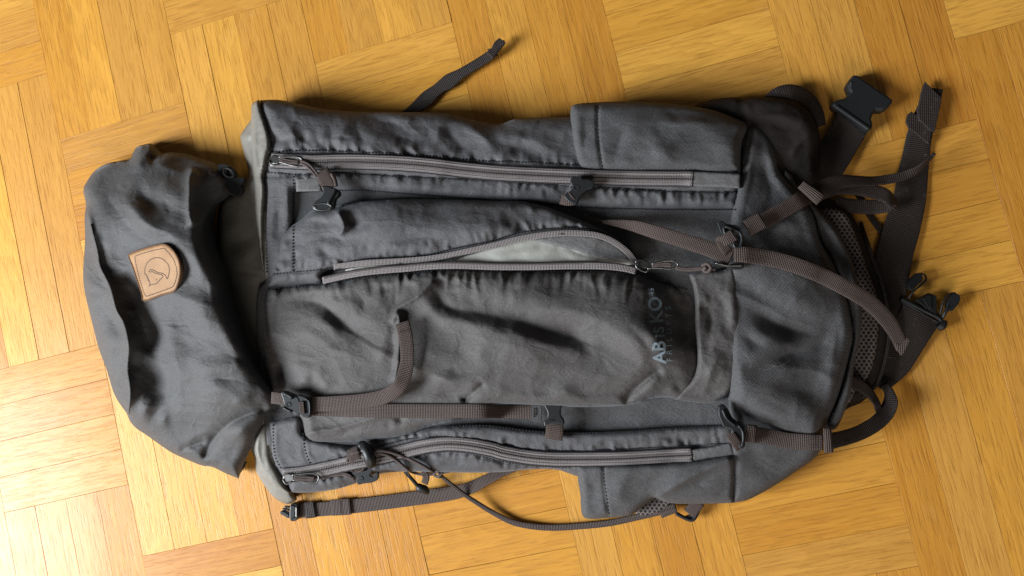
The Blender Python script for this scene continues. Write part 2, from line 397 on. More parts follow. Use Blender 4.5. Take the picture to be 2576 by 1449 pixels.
def fold(pts, w, amp, w2=None, end=0.5):
    """a ridge (amp>0) or valley (amp<0), amp in mm, w / w2 = half widths left / right of its run in px"""
    C = curve(pts, 12); w2 = w2 or w; q = 1.0 if end == 0 else 1.3; w = w * q; w2 = w2 * q
    lim = (0.62 if w + w2 < 34 else 0.95) * 0.44 * (w + w2) / 2; A = math.copysign(min(abs(amp) * 1.5, lim if end else 9), amp)
    def f(X, Y):
        z = np.zeros_like(X); m = 3.6 * max(w, w2) + 12
        k = (X > C[:, 0].min() - m) & (X < C[:, 0].max() + m) & (Y > C[:, 1].min() - m) & (Y < C[:, 1].max() + m)
        if not k.any(): return z
        x, y = X[k], Y[k]
        if end: x, y = meander(x, y)
        d, s, r, L = seg_dist(x, y, C)
        ww = np.where(s < 0, w, w2); t = r / L
        tap = np.clip(np.minimum(t, 1 - t) / max(end, 1e-3), 0, 1); tap = tap * tap * (3 - 2 * tap)
        if end == 0: tap = 1
        u = d / ww
        pr = np.exp(-u ** 2) if end == 0 else 0.36 * np.exp(-u ** 2) + 0.66 * np.exp(-np.sqrt((1.5 * u) ** 2 + 0.03)) - 0.30 * np.exp(-(u - 1.9) ** 2 / 0.8)
        z[k] = A * 0.00108 * pr * tap
        return z
    return f
def crease(pts, w, amp, end=0.2):
    """sharp ridge line: exponential flanks"""
    C = curve(pts, 12)
    def f(X, Y):
        z = np.zeros_like(X); m = 5 * w
        k = (X > C[:, 0].min() - m) & (X < C[:, 0].max() + m) & (Y > C[:, 1].min() - m) & (Y < C[:, 1].max() + m)
        if not k.any(): return z
        d, s, r, L = seg_dist(X[k], Y[k], C); t = r / L
        tap = np.clip(np.minimum(t, 1 - t) / end, 0, 1); tap = tap * tap * (3 - 2 * tap)
        z[k] = amp * 0.0018 * np.exp(-np.sqrt((d / w) ** 2 + 0.08)) * tap
        return z
    return f
def pucker(pts, length, period, amp, side=0, seed=0.0):
    """short gathers running away from a seam"""
    C = curve(pts, 12)
    def f(X, Y):
        z = np.zeros_like(X); m = 3.5 * length
        k = (X > C[:, 0].min() - m) & (X < C[:, 0].max() + m) & (Y > C[:, 1].min() - m) & (Y < C[:, 1].max() + m)
        if not k.any(): return z
        d, s, r, L = seg_dist(X[k], Y[k], C)
        wob = 0.6 * vnoise(r / 60 + seed, d / 30)
        a1 = vnoise(r / period * 1.25 + seed + wob, d / length * 0.55 + seed); a2 = vnoise(r / period * 2.6 + 9 + seed + wob, d / length * 0.8)
        e = np.exp(-(d / (length * (0.55 + 1.1 * (vnoise(r / period / 2.1 + 77 + seed, 0 * r) + 0.5)))) ** 1.5) * np.clip(d / (0.12 * length), 0.0, 1)
        zz = amp * 0.0026 * (0.45 - 2.4 * np.abs(a1) + 0.8 * a2) * e
        if side: zz = np.where(s * side > 0, zz, 0)
        z[k] = zz
        return z
    return f
SWELL = {'front_pocket': 8, 'lid': 7, 'pocket_flap': 5, 'lower_body': 8, 'side_panel': 4, 'side_pocket': 5, 'pocket_end': 5}
def panel(name, outline, base, m, step=5.0, roll=40, drop=0.03, skirt='floor', folds=(), cr=(0, 1), parent=ROOT,
          kind=None, label=None, reg=True, sk=0.006, swell=0):
    C = curve(outline, step, True); swell = swell or SWELL.get(name, 0)
    if callable(base): bf = base
    elif isinstance(base, (int, float)): bf = lambda x, y: np.full(np.shape(x), float(base))
    else: bf = tps(base)
    def zf(X, Y, D=None):
        if D is None: D = seg_dist(X, Y, C, True)[0]
        z = bf(X, Y)
        for g in folds: z = z + g(X, Y)
        if swell:
            U_, V_ = meander(0.90 * X + 0.43 * Y, -0.43 * X + 0.90 * Y, 9, 90)
            z = z + swell * 0.0015 * (1.5 * fbm(U_ / 190.0 + 3 + len(name), V_ / 70.0 + 7, 1) + 0.9 * (0.25 - np.abs(fbm(U_ / 230.0 + 31, V_ / 85.0 + len(name), 1)))) * np.clip(D / 35, 0, 1)
        if cr[0]: z = z + cr[0] * 0.0017 * crumple(X / cr[1] + len(name), Y / cr[1]) * np.clip(D / 25, 0, 1)
        t = 1 - np.clip(D / roll, 0, 1)
        return z - drop * (1 - np.sqrt(np.clip(1 - t * t, 0, 1)))
    x0, x1, y0, y1 = C[:, 0].min(), C[:, 0].max(), C[:, 1].min(), C[:, 1].max()
    gx, gy = np.meshgrid(np.arange(x0, x1, step), np.arange(y0, y1, step * 0.87))
    gx = gx + (np.arange(gx.shape[0]) % 2)[:, None] * step / 2
    gx = gx.ravel(); gy = gy.ravel(); k = inside(gx, gy, C); gx = gx[k]; gy = gy[k]
    D = seg_dist(gx, gy, C, True)[0]; k = D > 0.55 * step; gx, gy, D = gx[k], gy[k], D[k]
    # extra rings close to the rim so the rolled edge is round
    X = np.r_[C[:, 0], gx]; Y = np.r_[C[:, 1], gy]; n = len(C)
    vs = [Vector((a, b_)) for a, b_ in zip(X, Y)]
    r = delaunay_2d_cdt(vs, [(i, (i + 1) % n) for i in range(n)], [], 1, 1e-4)
    vo = np.array([tuple(q) for q in r[0]]); F = [tuple(f) for f in r[2]]
    if len(vo) == len(X): X2, Y2 = X, Y
    else: X2, Y2 = vo[:, 0], vo[:, 1]
    vo = np.c_[X2, Y2]
    D2 = seg_dist(X2, Y2, C, True)[0]
    Z = np.maximum(zf(X2, Y2, D2), 0.002)
    V = unp(X2, Y2, Z)
    # make every face look up
    F2 = []
    for f in F:
        a, b_, c = vo[f[0]], vo[f[1]], vo[f[2]]
        ar = (b_[0] - a[0]) * (c[1] - a[1]) - (b_[1] - a[1]) * (c[0] - a[0])
        F2.append(f if ar < 0 else f[::-1])
    # the cloth goes down round its rim
    cnt = {}
    for f in F2:
        for i in range(len(f)):
            a, b_ = f[i], f[(i + 1) % len(f)]; cnt[(a, b_)] = 1
    be = [(a, b_) for (a, b_) in cnt if (b_, a) not in cnt]
    nb_ = sorted({a for e in be for a in e}); idx = {a: i for i, a in enumerate(nb_)}
    cen = V[:, :2].mean(0); base_n = len(V)
    rim = V[nb_]
    nx = {a: b_ for a, b_ in be}; pv = {b_: a for a, b_ in be}
    nrm = []
    for a in nb_:
        t = V[nx.get(a, a)][:2] - V[pv.get(a, a)][:2]; l = np.hypot(*t) or 1
        nrm.append((t[1] / l, -t[0] / l))
    nrm = np.array(nrm)                        # outward, since faces run anticlockwise seen from above
    rings = []
    if skirt == 'floor':
        for fr, ins in ((0.8, 0.0012), (0.5, 0.005), (0.2, 0.011), (0.02, 0.018)):
            q = rim.copy(); q[:, 2] = rim[:, 2] * fr; q[:, :2] -= nrm * ins; rings.append(q)
    elif skirt:
        for fr in (0.5, 1.0):
            q = rim.copy(); q[:, 2] = np.maximum(rim[:, 2] - sk * fr, 0.0005); q[:, :2] -= nrm * 0.0006 * fr; rings.append(q)
    allV = [V]; prev = nb_
    for j, q in enumerate(rings):
        st = base_n + j * len(nb_); cur = [st + i for i in range(len(nb_))]
        for a, b_ in be:
            ia, ib = idx[a], idx[b_]
            F2.append((prev[ib], prev[ia], cur[ia], cur[ib]))
        allV.append(q); prev = cur
    V = np.vstack(allV)
    uvs = V[:, :2].copy()
    if reg: SURF.append((C, zf, (x0, x1, y0, y1)))
    return mesh(name, V, F2, m, parent, uv=uvs, kind=kind, label=label)
def smooth1(a, n=2):
    for _ in range(n):
        b_ = a.copy(); b_[1:-1] = (a[:-2] + 2 * a[1:-1] + a[2:]) / 4; a = b_
    return a
LAST = {}
def strap(name, pts, m, width=37, th=0.0014, lift=0.0012, parent=ROOT, step=5, label=None, kind=None, sm=6):
    """webbing. pts: (px, py[, dict(z=height, l=lift, w=width px, r=roll deg)])"""
    keys = []
    for p in pts:
        d = p[2] if len(p) > 2 and isinstance(p[2], dict) else {}
        keys.append((p[0], p[1], d.get('w', width), math.radians(d.get('r', 0)), d.get('z', -1) , d.get('l', lift)))
    K = np.array(keys, float)
    zk = K[:, 4].copy(); miss = zk < 0
    C = curve([tuple(k) for k in K[:, :4]], step)
    # run parameter of the keys
    cl = np.r_[0, np.cumsum(np.hypot(*np.diff(C[:, :2], axis=0).T))]
    kr = [cl[np.argmin(np.hypot(C[:, 0] - k[0], C[:, 1] - k[1]))] for k in K]
    kr[0] = 0; kr[-1] = cl[-1]; kr = np.maximum.accumulate(np.array(kr) + np.arange(len(kr)) * 1e-4)
    T = np.gradient(C[:, :2], axis=0); T /= np.maximum(np.linalg.norm(T, axis=1), 1e-6)[:, None]
    nn = np.c_[-T[:, 1], T[:, 0]]
    s = np.max([surfz(C[:, 0] + nn[:, 0] * o * C[:, 2], C[:, 1] + nn[:, 1] * o * C[:, 2]) for o in (-0.45, 0, 0.45)], axis=0)
    if len(s) > 12:
        e = np.array([s[max(0, i - 2):i + 3].max() for i in range(len(s))]); s = smooth1(e, sm)
    s = s + np.interp(cl, kr, K[:, 5])
    wz = np.interp(cl, kr, (~miss).astype(float)); zz = np.interp(cl, kr[~miss], zk[~miss]) if (~miss).any() else s * 0
    z = s * (1 - wz) + zz * wz
    z = smooth1(z, 3); LAST['C'] = C[:, :2].copy(); LAST['z'] = z.copy()
    P3 = unp(C[:, 0], C[:, 1], z)
    T3 = np.gradient(P3, axis=0); T3 /= np.linalg.norm(T3, axis=1)[:, None]
    S = np.cross(T3, [0, 0, 1.0]); S /= np.linalg.norm(S, axis=1)[:, None]
    Nn = np.cross(S, T3)
    roll = C[:, 3]; S2 = S * np.cos(roll)[:, None] + Nn * np.sin(roll)[:, None]; N2 = np.cross(S2, T3)
    sc = ((P3 - CAM) @ FWD) / FPX; hw = C[:, 2] * sc / 2 / np.maximum(np.cos(roll), 0.35)
    run = np.r_[0, np.cumsum(np.linalg.norm(np.diff(P3, axis=0), axis=1))]
    prof = [(-1, -0.5), (-1, 0.5), (-0.93, 1), (-0.5, 1.12), (0, 1.15), (0.5, 1.12), (0.93, 1), (1, 0.5), (1, -0.5), (0.9, -1), (0, -1), (-0.9, -1)]
    V = []; UV = []; F = []; q = len(prof)
    for i in range(len(P3)):
        for a, b_ in prof:
            V.append(P3[i] + S2[i] * hw[i] * a + N2[i] * th / 2 * b_); UV.append((run[i], hw[i] * a))
    for i in range(len(P3) - 1):
        for j in range(q):
            k = (j + 1) % q; F.append((i * q + j, i * q + k, (i + 1) * q + k, (i + 1) * q + j))
    F.append(tuple(range(q))[::-1]); F.append(tuple(range((len(P3) - 1) * q, len(P3) * q)))
    return mesh(name, V, F, m, parent, uv=UV, label=label, kind=kind)
def tube(name, pts, r, m, z=None, lift=0.002, parent=ROOT, closed=False, flat=1.0, step=4, seg=8, label=None, kind=None, zfn=None):
    """round cord or rod; pts (px,py[,z])"""
    C = curve([tuple(p[:2]) for p in pts], step, closed)
    if len(pts[0]) > 2:
        C = curve([tuple(p[:3]) for p in pts], step, closed); zz = C[:, 2]
    elif z is not None: zz = np.full(len(C), z)
    elif zfn is not None: zz = zfn(C[:, 0], C[:, 1]) + lift
    else: zz = smooth1(surfz(C[:, 0], C[:, 1]) + lift, 4)
    P3 = unp(C[:, 0], C[:, 1], zz); n = len(P3)
    if closed: T = np.roll(P3, -1, 0) - np.roll(P3, 1, 0)
    else: T = np.gradient(P3, axis=0)
    T /= np.linalg.norm(T, axis=1)[:, None]
    S = np.cross(T, [0, 0, 1.0]); S /= np.linalg.norm(S, axis=1)[:, None]; U = np.cross(S, T)
    V = []; F = []
    for i in range(n):
        ri = r if np.isscalar(r) else np.interp(i / max(1, n - 1), np.linspace(0, 1, len(r)), r)
        for k in range(seg):
            a = 2 * math.pi * k / seg
            V.append(P3[i] + ri * (math.cos(a) * S[i] + flat * math.sin(a) * U[i]))
    for i in range(n if closed else n - 1):
        j = (i + 1) % n
        for k in range(seg):
            l = (k + 1) % seg; F.append((i * seg + k, i * seg + l, j * seg + l, j * seg + k))
    if not closed: F.append(tuple(range(seg))[::-1]); F.append(tuple(range((n - 1) * seg, n * seg)))
    return mesh(name, V, F, m, parent, label=label, kind=kind, uv=[(0, 0)] * len(V))
def plate(name, outline, z, th, m, bev=0.0008, parent=ROOT, tilt=(0, 0), label=None, sharp=True, holes=()):
    """moulded flat piece: outline in picture px at its top height z (m), thickness th (m)"""
    C = curve(outline, 3.0, True) if not sharp else np.array([p[:2] for p in outline], float)
    cx, cy = C.mean(0)
    zt = z + (C[:, 0] - cx) * tilt[0] + (C[:, 1] - cy) * tilt[1]
    top = unp(C[:, 0], C[:, 1], zt)
    if ((np.roll(top[:, 0], -1) - top[:, 0]) * (np.roll(top[:, 1], -1) + top[:, 1])).sum() > 0: top = top[::-1]
    n = len(top)
    t1 = top - np.roll(top, 1, 0); t2 = np.roll(top, -1, 0) - top
    def nm(t): q = np.c_[t[:, 1], -t[:, 0]]; return q / np.maximum(np.linalg.norm(q, axis=1), 1e-9)[:, None]
    nr = nm(t1) + nm(t2); nr /= np.maximum(np.linalg.norm(nr, axis=1), 0.4)[:, None]
    def ring(ins, dz):
        q = top.copy(); q[:, :2] -= nr * ins; q[:, 2] += dz; return q
    R = [ring(bev, 0), ring(bev * 0.3, -bev * 0.3), ring(0, -bev), ring(0, -th + bev), ring(bev, -th)]
    V = np.vstack(R); F = []
    for j in range(4):
        for i in range(n):
            k = (i + 1) % n; F.append((j * n + i, (j + 1) * n + i, (j + 1) * n + k, j * n + k))
    tri = tessellate_polygon([[Vector(p) for p in R[0]]])
    for t in tri:
        a, b_, c = (R[0][i] for i in t)
        up = np.cross(b_ - a, c - a)[2] > 0
        F.append(tuple(t) if up else tuple(t)[::-1]); F.append(tuple(4 * n + i for i in (t[::-1] if up else t)))
    o = mesh(name, V, F, m, parent, smooth=False, label=label, uv=V[:, :2])
    return o
def stitches(name, paths, m, period=7.0, length=4.6, w=1.5, h=0.0005, lift=0.0003, parent=ROOT, zf=None, across=False, label=None):
    A = []; B = []
    for pth in paths:
        C = curve(pth, 2.0); cl = np.r_[0, np.cumsum(np.hypot(*np.diff(C[:, :2], axis=0).T))]
        s0 = np.arange(2, cl[-1] - length, period)
        A.append(np.c_[np.interp(s0, cl, C[:, 0]), np.interp(s0, cl, C[:, 1])]); B.append(np.c_[np.interp(s0 + length, cl, C[:, 0]), np.interp(s0 + length, cl, C[:, 1])])
    A = np.vstack(A); B = np.vstack(B); n = len(A); f = zf or surfz
    z = np.maximum(f(A[:, 0], A[:, 1]), f(B[:, 0], B[:, 1])) + lift
    t = (B - A) / np.maximum(np.linalg.norm(B - A, axis=1), 1e-6)[:, None]; nn = np.c_[-t[:, 1], t[:, 0]]
    Q = np.stack([A - nn * w / 2, A + nn * w / 2, B + nn * w / 2, B - nn * w / 2], 1)
    top = unp(Q[..., 0].ravel(), Q[..., 1].ravel(), np.repeat(z + h, 4)).reshape(n, 4, 3); bot = top.copy(); bot[..., 2] -= 2 * h
    mid = top.mean(1, keepdims=True); top = mid + (top - mid) * 0.75
    V = np.concatenate([bot, top], 1).reshape(-1, 3); F = []
    for q in range(n):
        n0 = 8 * q; F.append((n0 + 4, n0 + 5, n0 + 6, n0 + 7))
        for i in range(4):
            k = (i + 1) % 4; F.append((n0 + i, n0 + k, n0 + 4 + k, n0 + 4 + i))
    return mesh(name, V, F, m, parent, smooth=False, kind='stuff', uv=[(0, 0)] * len(V), label=label)
# ------------------------------------------------------------------ backpack: things lying lowest first
# hip belt wing (grey cloth, its shade painted dark) and foam back
panel('hip_belt', [(1740, 275), (1854, 245), (1863, 249), (1894, 245), (1942, 245), (1987, 252), (2022, 269), (2048, 298), (2060, 330), (2063, 400), (2064, 470), (2075, 560), (2000, 560), (1800, 450)],
      [(1780, 300, .05), (1900, 300, .060), (2000, 330, .058), (2040, 420, .05), (1950, 400, .06), (1850, 420, .05), (2040, 520, .045), (1900, 520, .05)], M_BELT, roll=34, drop=.028,
      folds=[fold([(1881, 300), (1950, 292), (2020, 310), (2060, 325)], 9, 4), crease([(2060, 318), (2010, 360), (1985, 400)], 7, 3), fold([(1890, 300), (1880, 250)], 7, 3)], cr=(3, 55), step=6)
panel('back_padding', [(2060, 500), (2123, 520), (2160, 570), (2195, 650), (2225, 730), (2238, 800), (2236, 860), (2221, 924), (2203, 975), (2170, 1010), (2120, 1036), (2080, 1085), (2020, 1000), (2000, 700)],
      .036, M_BELT, roll=26, drop=.022, cr=(1.5, 60), step=6)
panel('mesh_panel', [(2060, 530), (2123, 534), (2154, 596), (2181, 675), (2207, 750), (2209, 845), (2198, 911), (2176, 960), (2150, 985), (2140, 1010), (2100, 1030), (2050, 900), (2040, 700)],
      .042, M_MESH, roll=14, drop=.005, skirt='short', cr=(1, 60), step=6)
strap('belt_edge_binding', [(2165, 560), (2192, 640), (2224, 735), (2236, 800), (2236, 850), (2224, 915), (2204, 968), (2170, 1000)], M_WEBD, width=9, lift=.0005)

# lower bag section in heavy cloth
bp_out = [(1862, 434, 'c'), (1866, 356), (1876, 316), (1893, 304), (1911, 307), (1942, 342), (1956, 400), (1960, 426), (1985, 455), (2040, 525), (2066, 609), (2101, 671), (2130, 748), (2146, 845),
          (2141, 876), (2110, 991), (2081, 1066), (2060, 1140), (1999, 1188), (1924, 1236), (1879, 1258), (1844, 1265, 'c'), (1838, 1200), (1830, 900), (1830, 600)]
panel('lower_body', bp_out,
      [(1866, 340, .064), (1930, 400, .075), (1900, 480, .090), (1870, 600, .098), (1860, 700, .105), (1870, 850, .108), (1900, 950, .105), (1860, 1050, .095), (1860, 1150, .085), (1860, 1230, .062),
       (1980, 500, .080), (2020, 600, .088), (2080, 720, .088), (2110, 850, .088), (2090, 960, .085), (2040, 1080, .076), (1960, 1180, .066), (1980, 700, .100), (2000, 850, .100), (1980, 980, .095)],
      M_CORD, roll=30, drop=.026, cr=(3.5, 75),
      folds=[fold([(1862, 972), (1925, 918), (2000, 889), (2070, 866), (2130, 842)], 12, -7, 16), fold([(1865, 762), (1915, 795), (1956, 814), (2020, 832), (2075, 838)], 24, -9, 18),
             fold([(1862, 845), (1890, 858), (1930, 880)], 12, -4), fold([(1831, 1030), (1870, 1062), (1940, 1082), (2030, 1092)], 16, -9),
             fold([(1905, 330), (1925, 400), (1935, 480), (1925, 540)], 10, -6), fold([(1900, 300), (1890, 380), (1880, 480)], 12, 4),
             fold([(1935, 590), (1975, 560), (2035, 560)], 20, 5), fold([(1940, 640), (2010, 650), (2085, 700)], 14, -4), fold([(2100, 680), (2060, 640)], 9, -4),
             fold([(2130, 780), (2100, 860), (2090, 940), (2050, 1040)], 14, 3)])
# piping roll round the bottom seam
def pip(C0, C1):
    return C0 + C1[::-1]
panel('bottom_piping', [(1972, 424), (1990, 436), (2010, 480), (2043, 512), (2075, 543), (2110, 587), (2145, 662), (2167, 772), (2164, 845), (2150, 911), (2137, 1000), (2101, 1080), (2088, 1082), (2080, 1066),
                        (2112, 991), (2141, 876), (2146, 845), (2131, 748), (2101, 671), (2066, 609), (2040, 525), (1985, 470), (1968, 440)],
      [(1980, 450, .062), (2050, 530, .062), (2110, 620, .062), (2150, 750, .066), (2155, 860, .066), (2125, 990, .064), (2095, 1070, .058)], M_CORD, roll=13, drop=.014, cr=(1, 30), step=4)
stitches('stitching', [[(1948, 440), (2030, 540), (2056, 620), (2090, 690), (2119, 760), (2133, 845), (2128, 876), (2098, 985), (2068, 1060)]], M_THREADG, period=9, w=2.4, lift=.0006)

# central panel, then the two long side panels
panel('centre_panel', [(664, 470, 'c'), (900, 470), (1240, 480), (1862, 500, 'c'), (1862, 1100, 'c'), (1240, 1090), (900, 1120), (672, 1120, 'c'), (655, 1000), (650, 726), (668, 700)],
      [(700, 500, .068), (700, 700, .070), (700, 1000, .068), (1000, 520, .070), (1500, 560, .072), (1800, 580, .076), (1300, 1060, .068), (1700, 1050, .072), (1840, 1040, .078), (1250, 800, .08)],
      M_CORD, roll=12, drop=.004, cr=(1.5, 60), step=6)
sp_top = [(655, 252, 'c'), (700, 251), (750, 261), (813, 274), (900, 281), (1000, 282), (1125, 285), (1162, 295), (1243, 311), (1267, 309), (1293, 300), (1370, 295), (1435, 294), (1600, 300), (1862, 330, 'c'), (1863, 433), (1860, 531, 'c'),
          (1700, 531), (1600, 529), (1496, 527), (1400, 520), (1214, 506), (1025, 492), (890, 482), (745, 481, 'c'), (742, 520), (741, 600), (738, 700), (668, 705, 'c'), (662, 592), (665, 492), (662, 455), (667, 430), (668, 392), (678, 355), (668, 320), (655, 275)]
seam_u = [(671, 387), (735, 383), (800, 382), (925, 387), (1062, 395), (1225, 409), (1302, 411), (1461, 420)]
seam_l = [(669, 431), (750, 437), (830, 434), (925, 437), (1075, 445), (1243, 452), (1435, 466), (1600, 476), (1750, 481), (1857, 482)]
panel('side_panel', sp_top,
      [(680, 280, .075), (680, 340, .082), (680, 450, .082), (700, 650, .078), (850, 300, .072), (850, 360, .085), (850, 460, .086), (1050, 300, .068), (1050, 360, .082), (1050, 470, .084), (1250, 330, .068), (1250, 380, .080), (1250, 480, .084),
       (1450, 320, .068), (1450, 400, .080), (1450, 490, .084), (1700, 440, .084), (1700, 510, .084), (1850, 400, .086), (1850, 510, .086), (720, 560, .080)],
      M_POLY, roll=30, drop=.026, cr=(3.0, 48), label='upper side panel of grey cotton along the zip',
      folds=[fold([(690, 290), (720, 310), (738, 335), (770, 368), (795, 380)], 9, 6), fold([(735, 318), (755, 345), (800, 376)], 9, -5, 12), fold([(800, 318), (795, 345), (808, 378)], 8, -4),
             fold([(878, 288), (868, 318), (850, 352), (848, 382)], 11, 7), fold([(838, 320), (830, 350), (846, 380)], 8, -4), fold([(890, 300), (905, 335), (925, 375)], 10, -4),
             fold([(820, 280), (925, 294), (985, 310), (1035, 335), (1085, 340)], 11, -9, 18), fold([(960, 320), (1000, 345), (1060, 352), (1090, 360)], 10, -4),
             fold([(1100, 288), (1102, 320), (1098, 350), (1064, 392)], 10, 9), fold([(1118, 298), (1132, 340), (1160, 368), (1205, 388)], 15, -9, 10), fold([(1150, 300), (1190, 330), (1225, 355), (1240, 400)], 11, 6),
             fold([(1243, 322), (1300, 322), (1360, 318), (1440, 318)], 8, -7), fold([(1225, 352), (1290, 370), (1350, 395)], 12, -3), fold([(1262, 345), (1330, 350), (1400, 380), (1440, 400)], 10, 3),
             fold([(1010, 352), (1020, 375), (1010, 393)], 6, -4), fold([(660, 340), (700, 350), (740, 372)], 10, -4),
             pucker(seam_u, 26, 30, 2.2, -1, 1.0), pucker(seam_l, 26, 27, 2.2, 1, 5.0), fold([(700, 460), (702, 560), (690, 640)], 9, -2.5), fold([(725, 450), (728, 560)], 6, 2),
             fold(seam_l, 3.5, -2.5, end=0), fold(seam_u, 3.5, -2.0, end=0), fold([(663, 445), (760, 440)], 3, -2, end=0)])
sp_bot = [(673, 1058, 'c'), (756, 1050), (766, 1090), (900, 1120), (940, 1112), (980, 1100), (1050, 1080), (1108, 1069), (1214, 1066), (1337, 1080), (1426, 1085), (1567, 1081), (1700, 1072), (1845, 1065, 'c'), (1858, 1150), (1850, 1215, 'c'), (1700, 1215), (1560, 1212),
          (1460, 1200), (1426, 1189), (1404, 1182), (1346, 1180), (1267, 1187), (1214, 1189), (1130, 1188), (998, 1187), (954, 1193), (905, 1212), (848, 1230), (777, 1239), (733, 1239, 'c'), (722, 1215), (703, 1190), (684, 1155), (678, 1110)]
bs_u = [(830, 1160), (900, 1140), (960, 1121), (1016, 1107), (1063, 1101), (1128, 1100), (1190, 1103), (1243, 1114), (1324, 1129), (1400, 1134), (1479, 1134), (1567, 1131), (1655, 1125), (1750, 1120), (1832, 1115)]
bs_l = [(800, 1205), (880, 1188), (940, 1175), (1020, 1153), (1080, 1141), (1130, 1137), (1180, 1141), (1243, 1157), (1300, 1167), (1340, 1172), (1440, 1178)]
panel('side_panel', sp_bot,
      [(700, 1100, .074), (720, 1190, .066), (760, 1120, .074), (800, 1200, .066), (900, 1150, .074), (900, 1190, .062), (1050, 1100, .080), (1050, 1160, .070), (1200, 1090, .082), (1200, 1150, .072), (1350, 1105, .082), (1350, 1150, .072),
       (1550, 1105, .082), (1550, 1160, .072), (1750, 1095, .082), (1750, 1160, .074), (1840, 1100, .084), (1840, 1170, .074)],
      M_POLY, roll=22, drop=.022, cr=(2.0, 45), label='lower side panel of grey cotton along the zip',
      folds=[pucker(bs_u, 20, 26, 2.4, -1, 3.0), pucker(bs_l, 20, 24, 2.2, 1, 9.0), fold(bs_u, 3.2, -2.2, end=0), fold(bs_l, 3.2, -2.2, end=0),
             fold([(763, 1092), (765, 1130), (778, 1165), (790, 1190)], 4, -2.5), fold([(770, 1092), (773, 1135), (788, 1170)], 4, 2.5), fold([(690, 1070), (692, 1130), (705, 1180)], 5, 2),
             fold([(820, 1125), (900, 1115), (960, 1100)], 10, -4), fold([(700, 1195), (760, 1180), (830, 1160)], 8, -4), fold([(1090, 1160), (1130, 1165), (1200, 1175)], 8, -3)])
# grey hem band pieces and pale tapes at the zip ends
panel('hem_band', [(745, 448, 'c'), (805, 446, 'c'), (810, 481, 'c'), (745, 482, 'c')], lambda x, y: np.full(np.shape(x), .0868), M_PATCH, roll=4, drop=.001, skirt='short', sk=.002, cr=(0.6, 20), step=5, reg=False)
panel('zip_end_tab', [(1741, 431, 'c'), (1800, 433), (1862, 437, 'c'), (1862, 474, 'c'), (1800, 470), (1741, 469, 'c')], lambda x, y: np.full(np.shape(x), .0885), M_PATCH, roll=5, drop=.0015, skirt='short', sk=.004, cr=(1.5, 22), step=4)
panel('zip_end_tab', [(1739, 1131, 'c'), (1790, 1124), (1838, 1113, 'c'), (1849, 1145, 'c'), (1800, 1150), (1741, 1161, 'c')], lambda x, y: np.full(np.shape(x), .081), M_PATCH, roll=5, drop=.0015, skirt='short', sk=.005, cr=(2, 22), step=4)

# pale nylon collar that shows between lid and body
panel('snow_collar', [(650, 251, 'c'), (634, 262), (631, 300), (616, 322), (605, 342), (610, 370), (618, 401), (624, 438), (600, 480), (560, 500), (545, 600), (548, 720), (560, 900), (580, 1050), (640, 1150), (644, 1185), (650, 1198), (666, 1223), (691, 1253), (710, 1264), (728, 1268),
                      (746, 1258, 'c'), (735, 1236), (718, 1205), (700, 1170), (690, 1100), (690, 900), (688, 600), (690, 400), (680, 300)],
      [(640, 280, .06), (620, 350, .05), (640, 420, .055), (600, 550, .040), (650, 600, .062), (600, 700, .045), (600, 900, .045), (650, 900, .06), (650, 1100, .058), (660, 1190, .045), (700, 1240, .04), (730, 1255, .04), (575, 600, .035)],
      M_COLLAR, roll=20, drop=.018, cr=(2.5, 40), step=6,
      folds=[fold([(608, 343), (625, 345), (640, 330)], 6, 4), fold([(622, 400), (640, 440), (640, 500)], 7, -4), fold([(612, 360), (628, 380), (635, 420)], 7, 4), fold([(556, 690), (610, 686), (665, 690)], 4, -3, end=0.05), fold([(550, 640), (600, 610), (650, 600)], 18, -4),
             fold([(645, 1190), (675, 1225), (700, 1250)], 6, -3)])
panel('collar_rim', [(650, 251, 'c'), (640, 258), (633, 285), (632, 320), (633, 360), (634, 400), (640, 470), (644, 540), (650, 600), (655, 660), (664, 715), (670, 724), (669, 690), (663, 640), (661, 590), (663, 520), (665, 470), (662, 440), (670, 400), (678, 360), (672, 325), (658, 280)],
      [(645, 280, .072), (655, 340, .080), (650, 420, .080), (655, 520, .078), (658, 620, .076), (666, 710, .07)], M_COLLAR, roll=12, drop=.012, cr=(2, 25), step=4, skirt='short', sk=.02,
      folds=[fold([(655, 270), (648, 330), (656, 400), (652, 470), (655, 560)], 4, -4), fold([(668, 340), (660, 380), (658, 430)], 4, 3), fold([(645, 300), (642, 360), (648, 440)], 4, 3)])
panel('collar_rim', [(672, 1058, 'c'), (656, 1071), (641, 1108), (643, 1146), (660, 1183), (688, 1221), (712, 1240), (728, 1246), (733, 1238), (718, 1222), (700, 1190), (684, 1155), (678, 1110)],
      [(660, 1090, .066), (660, 1150, .062), (690, 1200, .056), (720, 1238, .048)], M_COLLAR, roll=12, drop=.012, cr=(2, 25), step=4, skirt='short', sk=.02,
      folds=[fold([(664, 1080), (655, 1130), (672, 1180), (706, 1228)], 4, -2)])

